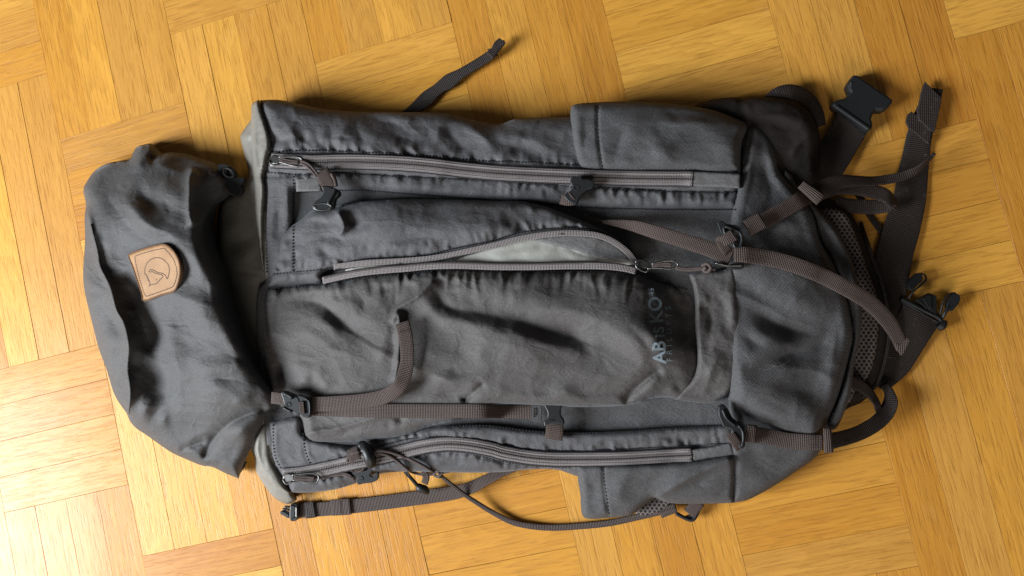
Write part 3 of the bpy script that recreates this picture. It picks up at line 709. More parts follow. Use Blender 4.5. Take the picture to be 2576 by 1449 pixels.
# side pockets in heavy cloth
panel('side_pocket', [(1450, 262), (1505, 257), (1576, 255), (1655, 259), (1744, 268), (1800, 279), (1857, 300, 'c'), (1878, 312), (1866, 360), (1863, 433, 'c'), (1800, 436), (1741, 431), (1611, 429), (1523, 431), (1470, 427), (1455, 419, 'c'), (1448, 393), (1442, 360), (1437, 320), (1435, 280), (1438, 268)],
      [(1450, 300, .084), (1450, 400, .092), (1550, 280, .080), (1560, 350, .100), (1550, 420, .094), (1700, 290, .084), (1700, 350, .105), (1700, 420, .095), (1830, 310, .082), (1830, 370, .098), (1830, 425, .092)],
      M_CORD, roll=26, drop=.024, cr=(2, 60), label='upper side pocket with a stitched hem', skirt='floor',
      folds=[fold([(1576, 292), (1562, 350), (1543, 425)], 10, -6, 14), fold([(1585, 285), (1640, 306), (1700, 308), (1860, 314)], 8, 5, 16), fold([(1590, 330), (1680, 400), (1720, 430)], 18, 4), fold([(1503, 262), (1504, 340), (1516, 430)], 4, -2.5, end=0),
             fold([(1600, 345), (1660, 380)], 12, -3), fold([(1470, 300), (1470, 380), (1490, 420)], 12, -3), fold([(1560, 275), (1660, 283), (1780, 290), (1860, 305)], 8, -4)])
stitches('stitching', [[(1503, 260), (1502, 300), (1504, 340), (1509, 390), (1517, 431)]], M_THREAD, period=9, length=5.4, w=3.2, h=.0010, lift=.0010)
# small opening behind lower side pocket with mesh and webbing
panel('mesh_lining', [(1600, 1250), (1670, 1245), (1690, 1262), (1660, 1290), (1600, 1292)], .02, M_MESH, roll=8, drop=.006, cr=(0.5, 30), step=6)
panel('side_pocket', [(1447, 1169, 'c'), (1523, 1168), (1655, 1165), (1761, 1155), (1850, 1140, 'c'), (1852, 1200), (1845, 1265, 'c'), (1780, 1267), (1700, 1267), (1673, 1263), (1660, 1258), (1649, 1253), (1620, 1272), (1589, 1295), (1550, 1301), (1523, 1303), (1479, 1305), (1466, 1298), (1461, 1270), (1460, 1245), (1455, 1215), (1452, 1190)],
      [(1460, 1180, .080), (1480, 1250, .060), (1480, 1290, .055), (1550, 1190, .086), (1560, 1250, .070), (1580, 1285, .058), (1700, 1185, .085), (1700, 1240, .068), (1640, 1240, .068), (1830, 1170, .082), (1830, 1240, .062), (1750, 1255, .058)],
      M_CORD, roll=20, drop=.022, cr=(2.5, 50), label='lower side pocket with a sagging hem',
      folds=[crease([(1640, 1258), (1690, 1228), (1757, 1191), (1800, 1170), (1848, 1152)], 9, 7, 0.08), fold([(1660, 1262), (1720, 1228), (1775, 1200), (1840, 1175)], 12, -6), fold([(1518, 1171), (1520, 1230), (1532, 1300)], 4, -2.5, end=0),
             fold([(1480, 1200), (1500, 1240), (1478, 1262)], 10, -4), fold([(1600, 1190), (1560, 1230), (1560, 1280)], 14, 3), fold([(1700, 1180), (1650, 1205), (1600, 1220)], 10, -3)])
stitches('stitching', [[(1518, 1171), (1520, 1210), (1527, 1260), (1532, 1300)]], M_THREAD, period=9, length=5.4, w=3.2, h=.0010, lift=.0010)

# front pocket: lining, flap above the zip, big lower face, rolled end
panel('pocket_lining', [(868, 680), (900, 670), (960, 664), (1000, 668), (985, 676), (900, 684)], .100, M_LINING, roll=4, drop=.002, skirt='short', cr=(1, 30), step=5, label='sliver of pale lining at the left end of the zip')
panel('pocket_lining', [(1120, 668), (1150, 650), (1200, 628), (1300, 600), (1413, 585), (1500, 592), (1560, 625), (1594, 662), (1560, 668), (1500, 667), (1300, 668), (1160, 669)],
      [(850, 690, .092), (1000, 680, .102), (1200, 650, .108), (1300, 630, .108), (1420, 640, .108), (1500, 640, .104), (1580, 665, .096), (1420, 600, .094)], M_LINING, roll=6, drop=.003, skirt='short', cr=(2, 55), step=5,
      folds=[fold([(1430, 628), (1470, 648), (1520, 655)], 10, 6), fold([(1420, 612), (1450, 635), (1500, 652)], 8, -7), fold([(1230, 665), (1300, 655), (1380, 650)], 8, -3)])
panel('pocket_inner', [(1340, 604, 'c'), (1400, 592), (1470, 590), (1530, 604), (1575, 634), (1592, 658, 'c'), (1560, 656), (1500, 646), (1440, 628), (1400, 618)], [(1350, 605, .109), (1450, 600, .109), (1570, 645, .100), (1480, 630, .108)], M_PATCH, roll=5, drop=.002, skirt='short', sk=.003, cr=(1, 40), step=5)
low_edge = [(683, 684), (740, 679), (815, 671), (860, 663), (900, 654), (960, 650), (1025, 646), (1075, 641), (1125, 629), (1180, 617), (1243, 604), (1302, 586), (1350, 579), (1413, 573), (1461, 574), (1523, 584)]
panel('pocket_flap', [(683, 684, 'c'), (693, 644), (703, 599), (710, 587), (740, 564), (760, 551), (785, 529), (838, 522), (863, 512), (925, 505), (1025, 501), (1150, 502), (1243, 505), (1311, 507), (1364, 517), (1435, 543), (1523, 582), (1567, 613), (1604, 658, 'c'), (1590, 655), (1570, 625), (1532, 596), (1480, 583), (1413, 582), (1346, 590), (1243, 613), (1150, 637), (1075, 651), (1000, 655), (925, 660), (850, 672), (812, 684), (808, 694), (812, 708), (740, 716), (672, 724, 'c')],
      [(700, 620, .084), (760, 580, .092), (700, 700, .084), (800, 540, .095), (850, 600, .105), (800, 670, .098), (900, 520, .100), (950, 570, .118), (950, 640, .106), (1100, 515, .102), (1100, 570, .120), (1100, 635, .110), (1250, 520, .104), (1250, 570, .118), (1250, 600, .114), (1350, 530, .104), (1400, 570, .112), (1500, 585, .106), (1590, 645, .098), (770, 700, .088)],
      M_POLY, roll=20, drop=.018, cr=(2.5, 50), skirt='short', sk=.03,
      folds=[crease([(846, 527), (858, 548), (866, 568), (862, 582), (848, 594)], 8, 11, .15), fold([(860, 530), (878, 550), (892, 572), (880, 590)], 11, -12), fold([(793, 618), (803, 597), (840, 594), (880, 598), (925, 606)], 11, -10),
             fold([(800, 612), (816, 632), (840, 658)], 9, -8), fold([(745, 560), (800, 556), (860, 572)], 7, -5), fold([(700, 585), (760, 555), (845, 545)], 10, 4), fold([(925, 604), (1000, 602), (1070, 594), (1140, 612)], 9, -5),
             fold([(740, 625), (745, 650), (738, 672)], 6, -4), fold([(690, 650), (720, 655), (770, 640)], 8, -2), fold([(715, 605), (730, 625)], 8, 3), fold([(918, 606), (925, 630), (930, 645)], 6, -6), fold([(1066, 598), (1075, 612), (1082, 625)], 5, -5),
             fold([(1350, 520), (1420, 545), (1500, 580)], 8, 3), pucker(low_edge, 22, 25, 2.2, -1, 7.0), fold([(1300, 512), (1340, 525), (1330, 560)], 10, 3),
             fold([(808, 670), (806, 690), (810, 705)], 3, 1.5), fold([(683, 688), (740, 684), (812, 676)], 3.5, -2.0, end=0), fold([(728, 690), (735, 712)], 5, -3), fold([(750, 697), (800, 690)], 4, 3)])
pl = [(671, 725, 'c'), (740, 719), (815, 712), (870, 703), (900, 698), (965, 690), (1025, 686), (1100, 678), (1243, 680), (1390, 680), (1500, 680), (1560, 684), (1610, 692), (1655, 705), (1700, 716), (1745, 728), (1768, 760), (1775, 850), (1770, 950), (1740, 990), (1704, 1006), (1680, 1000), (1638, 1003), (1611, 1013), (1567, 1020), (1461, 1024), (1364, 1020), (1300, 1017), (1240, 1018), (1190, 1035), (1140, 1058),
      (1075, 1074), (1025, 1094), (975, 1103), (900, 1110), (825, 1114), (788, 1112), (768, 1098), (762, 1070), (752, 1045), (700, 1020), (680, 985), (664, 900), (660, 800), (664, 750)]
zip_low_seam = [(671, 725), (740, 719), (815, 712), (900, 698), (965, 690), (1025, 686), (1100, 678), (1243, 681), (1390, 681), (1523, 681), (1593, 690), (1655, 705), (1735, 728)]
panel('front_pocket', pl,
      [(690, 740, .086), (680, 820, .086), (700, 900, .088), (700, 980, .088), (760, 780, .090), (850, 740, .100), (850, 850, .104), (850, 950, .108), (800, 1060, .094), (850, 1100, .088), (950, 760, .112), (950, 900, .118), (950, 1000, .108), (1000, 1070, .096),
       (1100, 700, .112), (1100, 800, .122), (1100, 950, .124), (1150, 1020, .108), (1250, 700, .114), (1250, 850, .128), (1250, 980, .118), (1400, 700, .114), (1400, 850, .128), (1400, 980, .120), (1550, 710, .112), (1550, 850, .128), (1550, 980, .114), (1640, 730, .104), (1650, 850, .126), (1640, 960, .112), (1700, 770, .092), (1720, 850, .096), (1700, 960, .104)],
      M_POLYW, roll=26, drop=.024, cr=(3.5, 85), skirt='short', sk=.045,
      folds=[fold([(665, 757), (730, 755), (800, 766), (838, 795), (885, 832), (945, 868), (1005, 892)], 20, -10, 13), fold([(740, 800), (800, 850), (870, 890), (960, 925)], 22, 5), fold([(1092, 700), (1100, 745), (1130, 772), (1214, 785), (1300, 808), (1400, 838), (1505, 870)], 24, -14, 14, .15),
             fold([(1110, 830), (1220, 850), (1330, 880), (1440, 910)], 30, 4), fold([(1576, 812), (1620, 860), (1668, 921)], 12, -6), crease([(1668, 925), (1625, 955), (1589, 987), (1567, 1018)], 9, -8, .12), fold([(1680, 925), (1640, 965), (1610, 1000)], 12, 5),
             fold([(1625, 700), (1680, 735), (1712, 790), (1728, 855)], 20, -12, 12), fold([(1690, 955), (1717, 990)], 9, -6),
             crease([(993, 968), (1000, 910), (1004, 850), (1004, 800), (998, 777)], 6, 7, .08), crease([(988, 818), (994, 790), (1000, 776), (1040, 752), (1070, 728), (1096, 705)], 6, 7, .08), fold([(985, 960), (992, 900), (990, 850), (980, 820)], 13, -8), fold([(975, 800), (985, 780), (1030, 745)], 13, -5),
             fold([(786, 905), (784, 945), (780, 985)], 8, -8), fold([(758, 940), (765, 975)], 10, 5), fold([(815, 950), (825, 985)], 12, 4), fold([(700, 880), (712, 910), (700, 960)], 12, -6), fold([(900, 730), (915, 765), (900, 800)], 12, -5), fold([(925, 700), (935, 730), (925, 775)], 8, -5),
             crease([(1220, 962), (1195, 985), (1160, 1012)], 7, -6, .12), fold([(1207, 820), (1212, 880), (1200, 940)], 22, 3), fold([(1020, 960), (1100, 940), (1160, 905)], 18, -4), fold([(1040, 990), (1150, 990), (1230, 1000)], 14, -5),
             crease([(768, 1094), (800, 1085), (850, 1078), (900, 1064), (945, 1050), (985, 1040)], 5, 4, .06), fold([(790, 1100), (850, 1092), (920, 1078)], 8, -4), fold([(975, 1055), (978, 1075), (972, 1085)], 6, -5), fold([(1000, 1040), (1015, 1075)], 10, -4),
             pucker(zip_low_seam, 30, 27, 2.6, 1, 13.0), fold([(810, 740), (850, 745), (880, 735)], 10, -3), fold(zip_low_seam, 3.5, -1.5, end=0), fold([(1360, 1000), (1420, 985), (1480, 1000)], 14, 3), fold([(1290, 790), (1350, 780), (1480, 800)], 25, 4)])
panel('pocket_end', [(1735, 690, 'c'), (1746, 725), (1750, 760), (1750, 820), (1755, 880), (1754, 921), (1744, 952), (1713, 984), (1702, 1003), (1750, 1012), (1783, 1014), (1823, 1001), (1845, 969), (1859, 915), (1862, 870), (1861, 800), (1855, 750), (1852, 700), (1846, 668, 'c'), (1815, 680), (1780, 680)],
      [(1760, 710, .106), (1820, 700, .104), (1770, 780, .110), (1830, 780, .108), (1775, 880, .112), (1835, 880, .107), (1760, 950, .106), (1820, 960, .100), (1740, 995, .096), (1800, 1000, .094)],
      M_POLYW, roll=10, drop=.010, cr=(4, 40), skirt='short', sk=.04,
      folds=[fold([(1800, 700), (1785, 760), (1790, 830), (1780, 920)], 9, -3), fold([(1770, 730), (1790, 780)], 10, 4), fold([(1780, 760), (1765, 790)], 7, -4), fold([(1760, 960), (1800, 950), (1840, 930)], 9, -5), fold([(1745, 985), (1790, 985)], 9, 4), fold([(1830, 690), (1840, 780), (1845, 860)], 10, 4)])

# ------------------------------------------------------------------ zips
def zipper(name, ctr, hw, lift=.0006, coil=2.2, label=None, rows=(0,)):
    t = strap('zip_tape', ctr, M_TAPE, width=2 * hw, th=.0010, lift=lift + .0004, label=label, sm=8)
    return t
def offset(path, d):
    C = curve(path, 10); T = np.gradient(C[:, :2], axis=0); T /= np.linalg.norm(T, axis=1)[:, None]
    return [(a - T[i, 1] * d * -1, b_ + T[i, 0] * d * -1) for i, (a, b_) in enumerate(C[:, :2])]
def zip_closed(ctr, hw, label=None):
    t = zipper('zip', ctr, hw, label=label)
    C, z = LAST['C'], LAST['z']
    def zt(x, y):
        d = (np.asarray(x)[:, None] - C[None, :, 0]) ** 2 + (np.asarray(y)[:, None] - C[None, :, 1]) ** 2
        return z[d.argmin(1)] + .0008
    for s in (3.6, -3.6):
        stitches('zip_coil', [offset(ctr, s)], M_TAPE, period=4.4, length=2.9, w=4.8, h=.0010, lift=.0002, zf=zt, parent=t)
    tube('zip_gap', ctr, .0006, M_THREAD, lift=.0004, zfn=zt, parent=t, flat=.8, step=8, seg=6)
    for s in (hw, -hw):
        tube('zip_edge', offset(ctr, s), .0009, M_THREAD, lift=-.0006, zfn=zt, parent=t, flat=.6, step=8, seg=6)  # dark lines that draw the shadow gap along both tape edges
    for s in (hw - 6, -(hw - 6)):
        tube('zip_rib', offset(ctr, s), .0007, M_TAPE, lift=.0002, zfn=zt, parent=t, flat=.6, step=8, seg=6)
    return t
z1c = [(682, 404), (740, 407), (785, 409), (860, 407), (925, 408), (1000, 411), (1075, 417), (1160, 427), (1243, 435), (1330, 440), (1461, 445), (1611, 449), (1742, 450)]
zip_closed(z1c, 18, 'upper long zip')
z2c = [(712, 1196), (760, 1191), (812, 1181), (874, 1167), (930, 1156), (976, 1146), (1020, 1134), (1064, 1124), (1121, 1117), (1174, 1120), (1243, 1133), (1258, 1138), (1324, 1150), (1380, 1155), (1435, 1156), (1567, 1154), (1655, 1149), (1740, 1145)]
zip_closed(z2c, 17, 'lower long zip')
stitches('stitching', [[(a, b_ - 4) for a, b_ in seam_u], [(669, 433), (750, 439), (830, 437), (925, 440), (1075, 448), (1243, 455), (1435, 469), (1600, 479), (1750, 484), (1857, 485)], offset(bs_u, 0), offset(bs_l, 0),
                       [(745, 484), (890, 478), (1025, 487), (1214, 501), (1400, 516), (1496, 522), (1700, 527), (1857, 527)],
                       [(667, 435), (669, 520), (669, 592), (671, 690)], [(737, 440), (737, 520), (736, 610), (735, 690)], [(686, 1066), (687, 1110), (692, 1150), (708, 1182)], [(762, 1070), (764, 1120), (778, 1165), (790, 1188)],
                       [(1110, 1074), (1214, 1071), (1337, 1085), (1426, 1090), (1567, 1086), (1700, 1077), (1845, 1070)]], M_THREADG, period=8.4, length=5.0, w=3.2, h=.0010, lift=.0010)
# open centre zip
up = [(840, 668), (880, 662), (925, 657), (1000, 653), (1075, 647), (1125, 639), (1180, 627), (1243, 613), (1302, 598), (1346, 590), (1413, 583), (1461, 583), (1510, 590), (1545, 605), (1580, 632), (1600, 658)]
zt = strap('zip_tape', [(p[0], p[1] + 4, {'z': z}) for p, z in zip(up, (.098, .103, .108, .111, .113, .113, .115, .116, .116, .115, .114, .112, .109, .106, .102, .100))], M_TAPE, width=15, th=.001, label='upper half of the open pocket zip')
upc = offset([(840, 680), (880, 672), (925, 665), (1000, 664), (1075, 660), (1125, 652), (1180, 637), (1243, 620), (1302, 604), (1346, 595), (1413, 588), (1461, 588), (1510, 596), (1545, 612), (1580, 638), (1597, 657)], 0)
stitches('zip_teeth', [upc], M_THREAD, period=4.2, length=2.6, w=6.5, h=.0012, lift=0, zf=lambda x, y: np.interp(x, [840, 1000, 1250, 1413, 1545, 1600], [.098, .110, .115, .113, .104, .099]) + .0006, parent=zt)
tube('zip_cord', upc, .0009, M_THREAD, parent=zt, step=6, seg=6, z=None, lift=.0012)
lowc = [(812, 706), (875, 692), (925, 684), (975, 679), (1025, 675), (1075, 670), (1150, 668), (1243, 671), (1340, 671), (1440, 669), (1523, 670), (1570, 675), (1600, 682)]
zl = strap('zip_tape', [(p[0], p[1], {'z': z}) for p, z in zip(lowc, (.096, .104, .110, .113, .115, .116, .117, .118, .118, .118, .116, .113, .109))], M_TAPE, width=17, th=.001, label='lower half of the open pocket zip')
zlf = lambda x, y: np.interp(x, [812, 925, 1075, 1243, 1440, 1600], [.096, .110, .116, .118, .118, .109]) + .0010
stitches('zip_coil', [[(a, b_ - 5.5) for a, b_ in lowc]], M_TAPE, period=3.6, length=2.2, w=4.5, h=.0010, lift=0, zf=zlf, parent=zl)
tube('zip_edge', [(a, b_ - 9, z) for (a, b_), z in zip(lowc, (.0965, .1045, .1105, .1135, .1155, .1165, .1175, .1185, .1185, .1185, .1165, .1135, .1095))], .0007, M_THREAD, parent=zl, step=6, seg=6)
stitches('stitching', [[(683, 690), (740, 684), (812, 677), (860, 667)], low_edge[3:], [(a, b_ + 3) for a, b_ in zip_low_seam]], M_THREADG, period=8.4, length=5.0, w=3.2, h=.0010, lift=.0010)

# ------------------------------------------------------------------ lid
lid_out = [(210, 476), (219, 456), (237, 431), (267, 412), (304, 404), (328, 400), (334, 386), (344, 370), (361, 364), (381, 361), (391, 370), (407, 385, 'c'), (429, 383), (466, 386), (504, 398), (546, 413), (580, 440), (590, 470), (565, 500), (535, 520), (515, 560), (512, 610), (524, 640), (549, 701), (558, 745), (574, 789), (604, 856), (636, 921), (666, 958), (688, 985), (693, 1008), (692, 1020), (673, 1046), (648, 1091),
           (628, 1128), (613, 1165), (600, 1204, 'c'), (566, 1190), (534, 1175), (511, 1172), (479, 1160), (431, 1138), (404, 1120), (366, 1093), (341, 1076), (326, 1058), (319, 1041), (296, 1008), (284, 983), (268, 930), (249, 878), (229, 801), (214, 739), (209, 701), (210, 664), (214, 601), (213, 546), (216, 514)]
lid_crease = [(217, 514), (229, 564), (247, 638), (252, 669), (277, 721), (294, 781), (312, 814), (324, 871), (321, 926), (328, 983), (324, 1041), (330, 1060)]
panel('lid', lid_out,
      [(225, 480, .070), (222, 650, .068), (240, 820, .066), (290, 960, .064), (335, 1070, .058), (238, 600, .084), (256, 660, .090), (290, 760, .096), (320, 860, .096), (328, 960, .090), (330, 1035, .078),
       (300, 640, .088), (340, 760, .086), (365, 860, .082), (385, 960, .080), (385, 1050, .072), (330, 520, .108), (400, 620, .118), (430, 720, .120), (460, 820, .118), (490, 920, .116), (520, 1000, .108),
       (480, 480, .108), (500, 620, .128), (530, 740, .130), (590, 860, .124), (650, 970, .112), (680, 1010, .098), (450, 1110, .062), (560, 1165, .062), (600, 1180, .058), (520, 1060, .088), (610, 1080, .090), (650, 1040, .098),
       (300, 425, .062), (375, 385, .058), (480, 405, .062), (540, 430, .070), (350, 455, .090), (430, 445, .090), (570, 460, .06), (520, 500, .08)],
      M_LID, roll=30, drop=.034, cr=(4.0, 75), label='rounded lid pocket of worn grey cotton',
      folds=[crease(lid_crease, 7, 10, .08), fold([(245, 690), (270, 780), (300, 860), (305, 930)], 13, -9), fold([(287, 471), (315, 505), (342, 538), (381, 571), (425, 594), (470, 610)], 26, 9, 13), fold([(325, 455), (375, 500), (412, 545), (430, 575)], 24, -11), fold([(267, 478), (290, 522), (318, 556)], 13, -9),
             crease([(495, 420), (480, 440), (478, 480), (477, 530), (487, 575)], 9, 11, .12), fold([(405, 480), (425, 520), (432, 565)], 16, -9, 10), fold([(330, 640), (330, 720), (360, 800), (385, 880), (400, 960)], 20, -9), fold([(395, 770), (425, 850), (445, 930), (455, 1010), (440, 1070)], 16, 8, 20),
             fold([(445, 745), (460, 800), (488, 845), (520, 885)], 18, -8), fold([(540, 880), (590, 900), (640, 930)], 12, -4), fold([(500, 960), (560, 950), (620, 970)], 14, -5), crease([(680, 1022), (640, 1036), (604, 1051), (565, 1075), (532, 1112), (508, 1163)], 10, -10, .1), fold([(640, 1060), (600, 1090), (570, 1140)], 22, 6),
             crease([(448, 1135), (480, 1122), (504, 1113), (523, 1108)], 7, -6, .2), fold([(535, 1172), (560, 1156)], 7, -5), fold([(366, 1082), (385, 1050), (410, 1030), (438, 1022)], 10, -8), fold([(350, 1065), (372, 1020), (385, 1000)], 10, 4), fold([(425, 1090), (415, 1060), (430, 1035)], 8, 5),
             fold([(335, 388), (352, 415), (370, 440)], 12, 8), crease([(396, 372), (388, 395), (372, 402)], 7, -8, .2), fold([(384, 405), (430, 430), (470, 445)], 8, 4), fold([(410, 400), (460, 405), (500, 425)], 12, -5), fold([(520, 560), (520, 620), (535, 690)], 12, -4), fold([(470, 620), (500, 680), (520, 740)], 14, 4),
             fold([(300, 700), (340, 690)], 9, -4), fold([(255, 700), (275, 690), (310, 700)], 6, 3), crease([(290, 781), (320, 784), (345, 782)], 5, 4, .3), fold([(640, 960), (665, 985), (668, 1010)], 7, 5), fold([(560, 1020), (600, 1010), (640, 1000)], 12, 3), fold([(225, 560), (222, 640), (232, 700)], 9, -4), fold([(214, 735), (240, 735), (262, 745)], 8, -4)])
lidz = lambda x, y: SURF[-1][1](np.asarray(x, float), np.asarray(y, float))
tube('seam_ridge', lid_crease[1:-1], .0011, M_LID, lift=.0004, flat=.8, step=6, seg=6)
# leather badge
pz = lambda x, y: float(np.median(lidz(np.array([350, 390, 430, 380, 410.]), np.array([660, 650, 670, 720, 700.]))))
PZ = pz(0, 0)
patch_out = [(324, 642), (354, 629), (411, 615), (420, 617), (436, 630), (449, 652), (454, 676), (453, 692), (448, 713), (439, 731), (405, 742), (364, 756), (359, 753), (359, 746), (344, 699), (334, 669), (325, 647)]
C_p = curve(patch_out, 4, True)
def conf(dz):
    c = np.array([[x, y, z] for x, y, z in zip(C_p[:, 0], C_p[:, 1], lidz(C_p[:, 0], C_p[:, 1]))])
    A = np.c_[c[:, 0], c[:, 1], np.ones(len(c))]; s = np.linalg.lstsq(A, c[:, 2], rcond=None)[0]
    g = lidz(*np.meshgrid(np.linspace(345, 440, 8), np.linspace(635, 735, 8)))
    X, Y = np.meshgrid(np.linspace(345, 440, 8), np.linspace(635, 735, 8))
    up_ = max(0, (g - (s[0] * X + s[1] * Y + s[2])).max())
    return lambda x, y: s[0] * np.asarray(x, float) + s[1] * np.asarray(y, float) + s[2] + up_ * 0.9 + dz
zp = conf(.0022)
patch = panel('leather_badge', patch_out, lambda x, y: zp(x, y), M_LEATH, roll=5, drop=.0012, skirt='short', sk=.006, cr=(0.4, 40), step=4, reg=False, label='tan leather badge pressed with a curled fox emblem')
st = [(338, 645), (356, 638), (384, 630), (413, 624), (424, 636), (436, 652), (443, 672), (445, 690), (440, 710), (434, 722), (405, 733), (367, 746), (361, 735), (350, 700), (342, 668), (338, 645)]
for o_ in (stitches('stitching', [[(a, b_, 'c') for a, b_ in st]], M_THREAD, period=4.6, length=3.0, w=1.9, h=.0006, parent=patch, zf=zp, lift=.0002),): pass
E_ = lambda L: [(191.7 + x / 4.006, 638.9 + y / 4.006, float(zp(191.7 + x / 4.006, 638.9 + y / 4.006)) + .0001) for x, y in L]
for pts in ([(692, 205), (692, 150), (710, 100), (745, 60), (800, 38), (850, 42), (895, 70), (930, 115), (938, 165), (930, 215), (916, 252), (905, 225), (890, 208), (865, 195), (830, 188), (800, 175), (770, 160), (745, 160), (733, 175), (740, 183), (765, 178), (790, 190), (825, 202), (850, 208), (872, 218), (870, 235), (850, 252), (830, 275), (805, 300), (780, 305), (750, 312), (732, 326), (743, 305), (738, 278), (725, 250), (714, 225), (720, 250), (728, 272), (716, 240), (708, 215), (700, 208), (686, 196)],
            [(806, 252), (810, 262), (806, 266)]):
    tube('emblem_line', E_(pts), .00055, M_ENGR, parent=patch, step=2.5, seg=6, flat=.35)
for _n, _w in (('badge_edge', 0),):
    tube(_n, [(x, y, float(zp(x, y)) - .0016) for x, y in curve(patch_out, 8, True)], .0012, M_LEDGE, parent=patch, closed=True, step=5, seg=6)
# black webbing loop and buckle at the far corner of the lid
plate('lid_buckle', [(549, 414), (562, 412), (580, 418), (590, 430), (596, 444), (614, 448), (612, 458), (606, 466), (610, 478), (603, 490), (590, 492), (578, 484), (566, 470), (556, 450), (548, 432)], .062, .006, M_PLAS, sharp=False)
tube('buckle_bar', [(566, 424), (582, 428), (588, 442), (576, 446), (564, 436)], .0014, M_PLAS, z=.066, closed=True)
strap('lid_strap', [(520, 440, {'z': .075}), (545, 455, {'z': .066}), (575, 470, {'z': .058}), (600, 484, {'z': .05})], M_WEBD, width=30)

# ------------------------------------------------------------------ straps
# loose strap on the floor above the bag
a = strap('webbing_strap', [(980, 330, {'z': .010}), (1015, 300, {'z': .010}), (1042, 276, {'z': .009, 'w': 32}), (1075, 246, {'z': .008}), (1101, 224, {'w': 29, 'z': .009}), (1130, 204, {'z': .010}), (1161, 184, {'w': 26, 'z': .011}), (1220, 148, {'w': 25, 'z': .012}), (1248, 128, {'w': 24, 'z': .014})], M_WEBD, label='dark loose strap end reaching over the floor')
strap('folded_end', [(1232, 141, {'z': .0185}), (1244, 128, {'z': .0175}), (1252, 112, {'z': .0175, 'w': 20}), (1262, 101, {'z': .016, 'w': 16})], M_WEBD, width=20, th=.0022, parent=a)
plate('stitched_fold', [(1225, 123), (1240, 120), (1256, 97), (1269, 101), (1271, 108), (1254, 130), (1240, 138)], .019, .003, M_WEBD, parent=a)

# compression strap under the lid with its buckle
a = strap('webbing_strap', [(760, 1028, {'z': .100}), (800, 1029, {'z': .102}), (875, 1031), (975, 1033), (1100, 1034), (1214, 1034), (1300, 1036), (1339, 1037)], M_WEB, width=35, lift=.0025, label='long strap running along the front pocket')
plate('sewn_end', [(1337, 1019), (1363, 1021), (1362, 1061), (1337, 1059)], .0815, .002, M_CORD, parent=a)
stitches('stitching', [[(1343, 1024), (1343, 1055)], [(1349, 1024), (1349, 1050)]], M_THREAD, period=5, length=4.2, w=2, zf=lambda x, y: np.full(np.shape(x), .082), parent=a)
a = strap('webbing_strap', [(684, 1000, {'z': .100}), (700, 1002, {'z': .104}), (722, 1007, {'z': .106})], M_WEB, width=30, th=.002, label='short strap from the lid into the buckle')
a = strap('webbing_strap', [(756, 1016, {'z': .108}), (785, 1017, {'z': .106}), (850, 1014, {'z': .112}), (925, 1007, {'z': .118}), (968, 997, {'z': .124}), (992, 984, {'z': .129, 'r': -12}), (1008, 968, {'z': .133, 'r': -20, 'w': 32}), (1018, 940, {'z': .134, 'r': -10}), (1024, 910, {'z': .133, 'w': 35}), (1023, 867, {'z': .132, 'w': 36}), (1018, 835, {'z': .131}), (1012, 811, {'z': .130, 'w': 37})], M_WEB, width=37, label='strap tail that turns up across the front pocket')
stitches('stitching', [[(1003, 835), (1030, 827)], [(1004, 839), (1031, 831)]], M_THREADG, period=4, length=3, w=1.4, zf=lambda x, y: np.full(np.shape(x), .1325), parent=a)
b1 = plate('buckle', [(706, 988), (712, 984), (722, 986), (736, 992), (748, 998), (752, 1004), (756, 1042), (748, 1046), (738, 1040), (729, 1033), (716, 1028), (709, 1024), (713, 1016), (710, 1002)], .113, .008, M_PLAS, bev=.0014, sharp=False, label='side release buckle below the lid')
plate('buckle_frame', [(748, 994), (762, 996), (773, 1000), (782, 1006), (783, 1020), (782, 1044), (776, 1051), (764, 1050), (754, 1044), (750, 1030)], .112, .006, M_PLAS, bev=.0014, parent=b1, sharp=False)
for x_ in (755, 761): strap('threaded_webbing', [(x_, 1010, {'z': .1145}), (x_ + 3, 1042, {'z': .1145})], M_WEB, width=6, th=.0012, parent=b1)
tube('frame_rim', [(768, 1004), (776, 1007), (779, 1016), (778, 1044), (771, 1047)], .0011, M_PLAS, z=.114, parent=b1)
tube('release_tab', [(715, 990), (726, 994), (736, 1001)], .0022, M_PLAS, z=.114, parent=b1)
tube('release_tab', [(714, 1025), (724, 1031), (734, 1035)], .0018, M_PLAS, z=.1125, parent=b1)
tube('emblem_ring', [(724, 1012), (730, 1014), (731, 1021), (725, 1024), (720, 1019)], .0004, M_THREADG, z=.1134, parent=b1, closed=True, seg=5)

# strap lying on the floor below the bag, with male buckle
a = strap('webbing_strap', [(742, 1284, {'z': .008}), (780, 1283, {'z': .006}), (830, 1279, {'z': .005}), (883, 1274, {'z': .005}), (960, 1265, {'z': .005}), (1042, 1254, {'z': .006}), (1100, 1246, {'z': .008}), (1150, 1238, {'z': .012, 'w': 33}), (1190, 1224, {'z': .018, 'w': 29, 'r': 20}), (1225, 1206, {'z': .024, 'w': 24, 'r': 35}), (1262, 1188, {'z': .030, 'w': 20, 'r': 40}), (1300, 1175, {'z': .034, 'w': 18})], M_WEB, width=35, label='strap lying on the floor below the bag')
for x0, x1, yy in ((768, 793, 1283), (833, 882, 1276)):
    strap('strap_keeper', [(x0, yy + 1, {'z': .008}), ((x0 + x1) / 2, yy, {'z': .008}), (x1, yy - 2, {'z': .008})], M_WEBD if x0 < 800 else M_WEB, width=40, th=.002, parent=a)
stitches('stitching', [[(855, 1259), (857, 1295)], [(858, 1259), (860, 1295)]], M_THREAD, period=4.5, length=3.6, w=1.6, zf=lambda x, y: np.full(np.shape(x), .0092), parent=a)
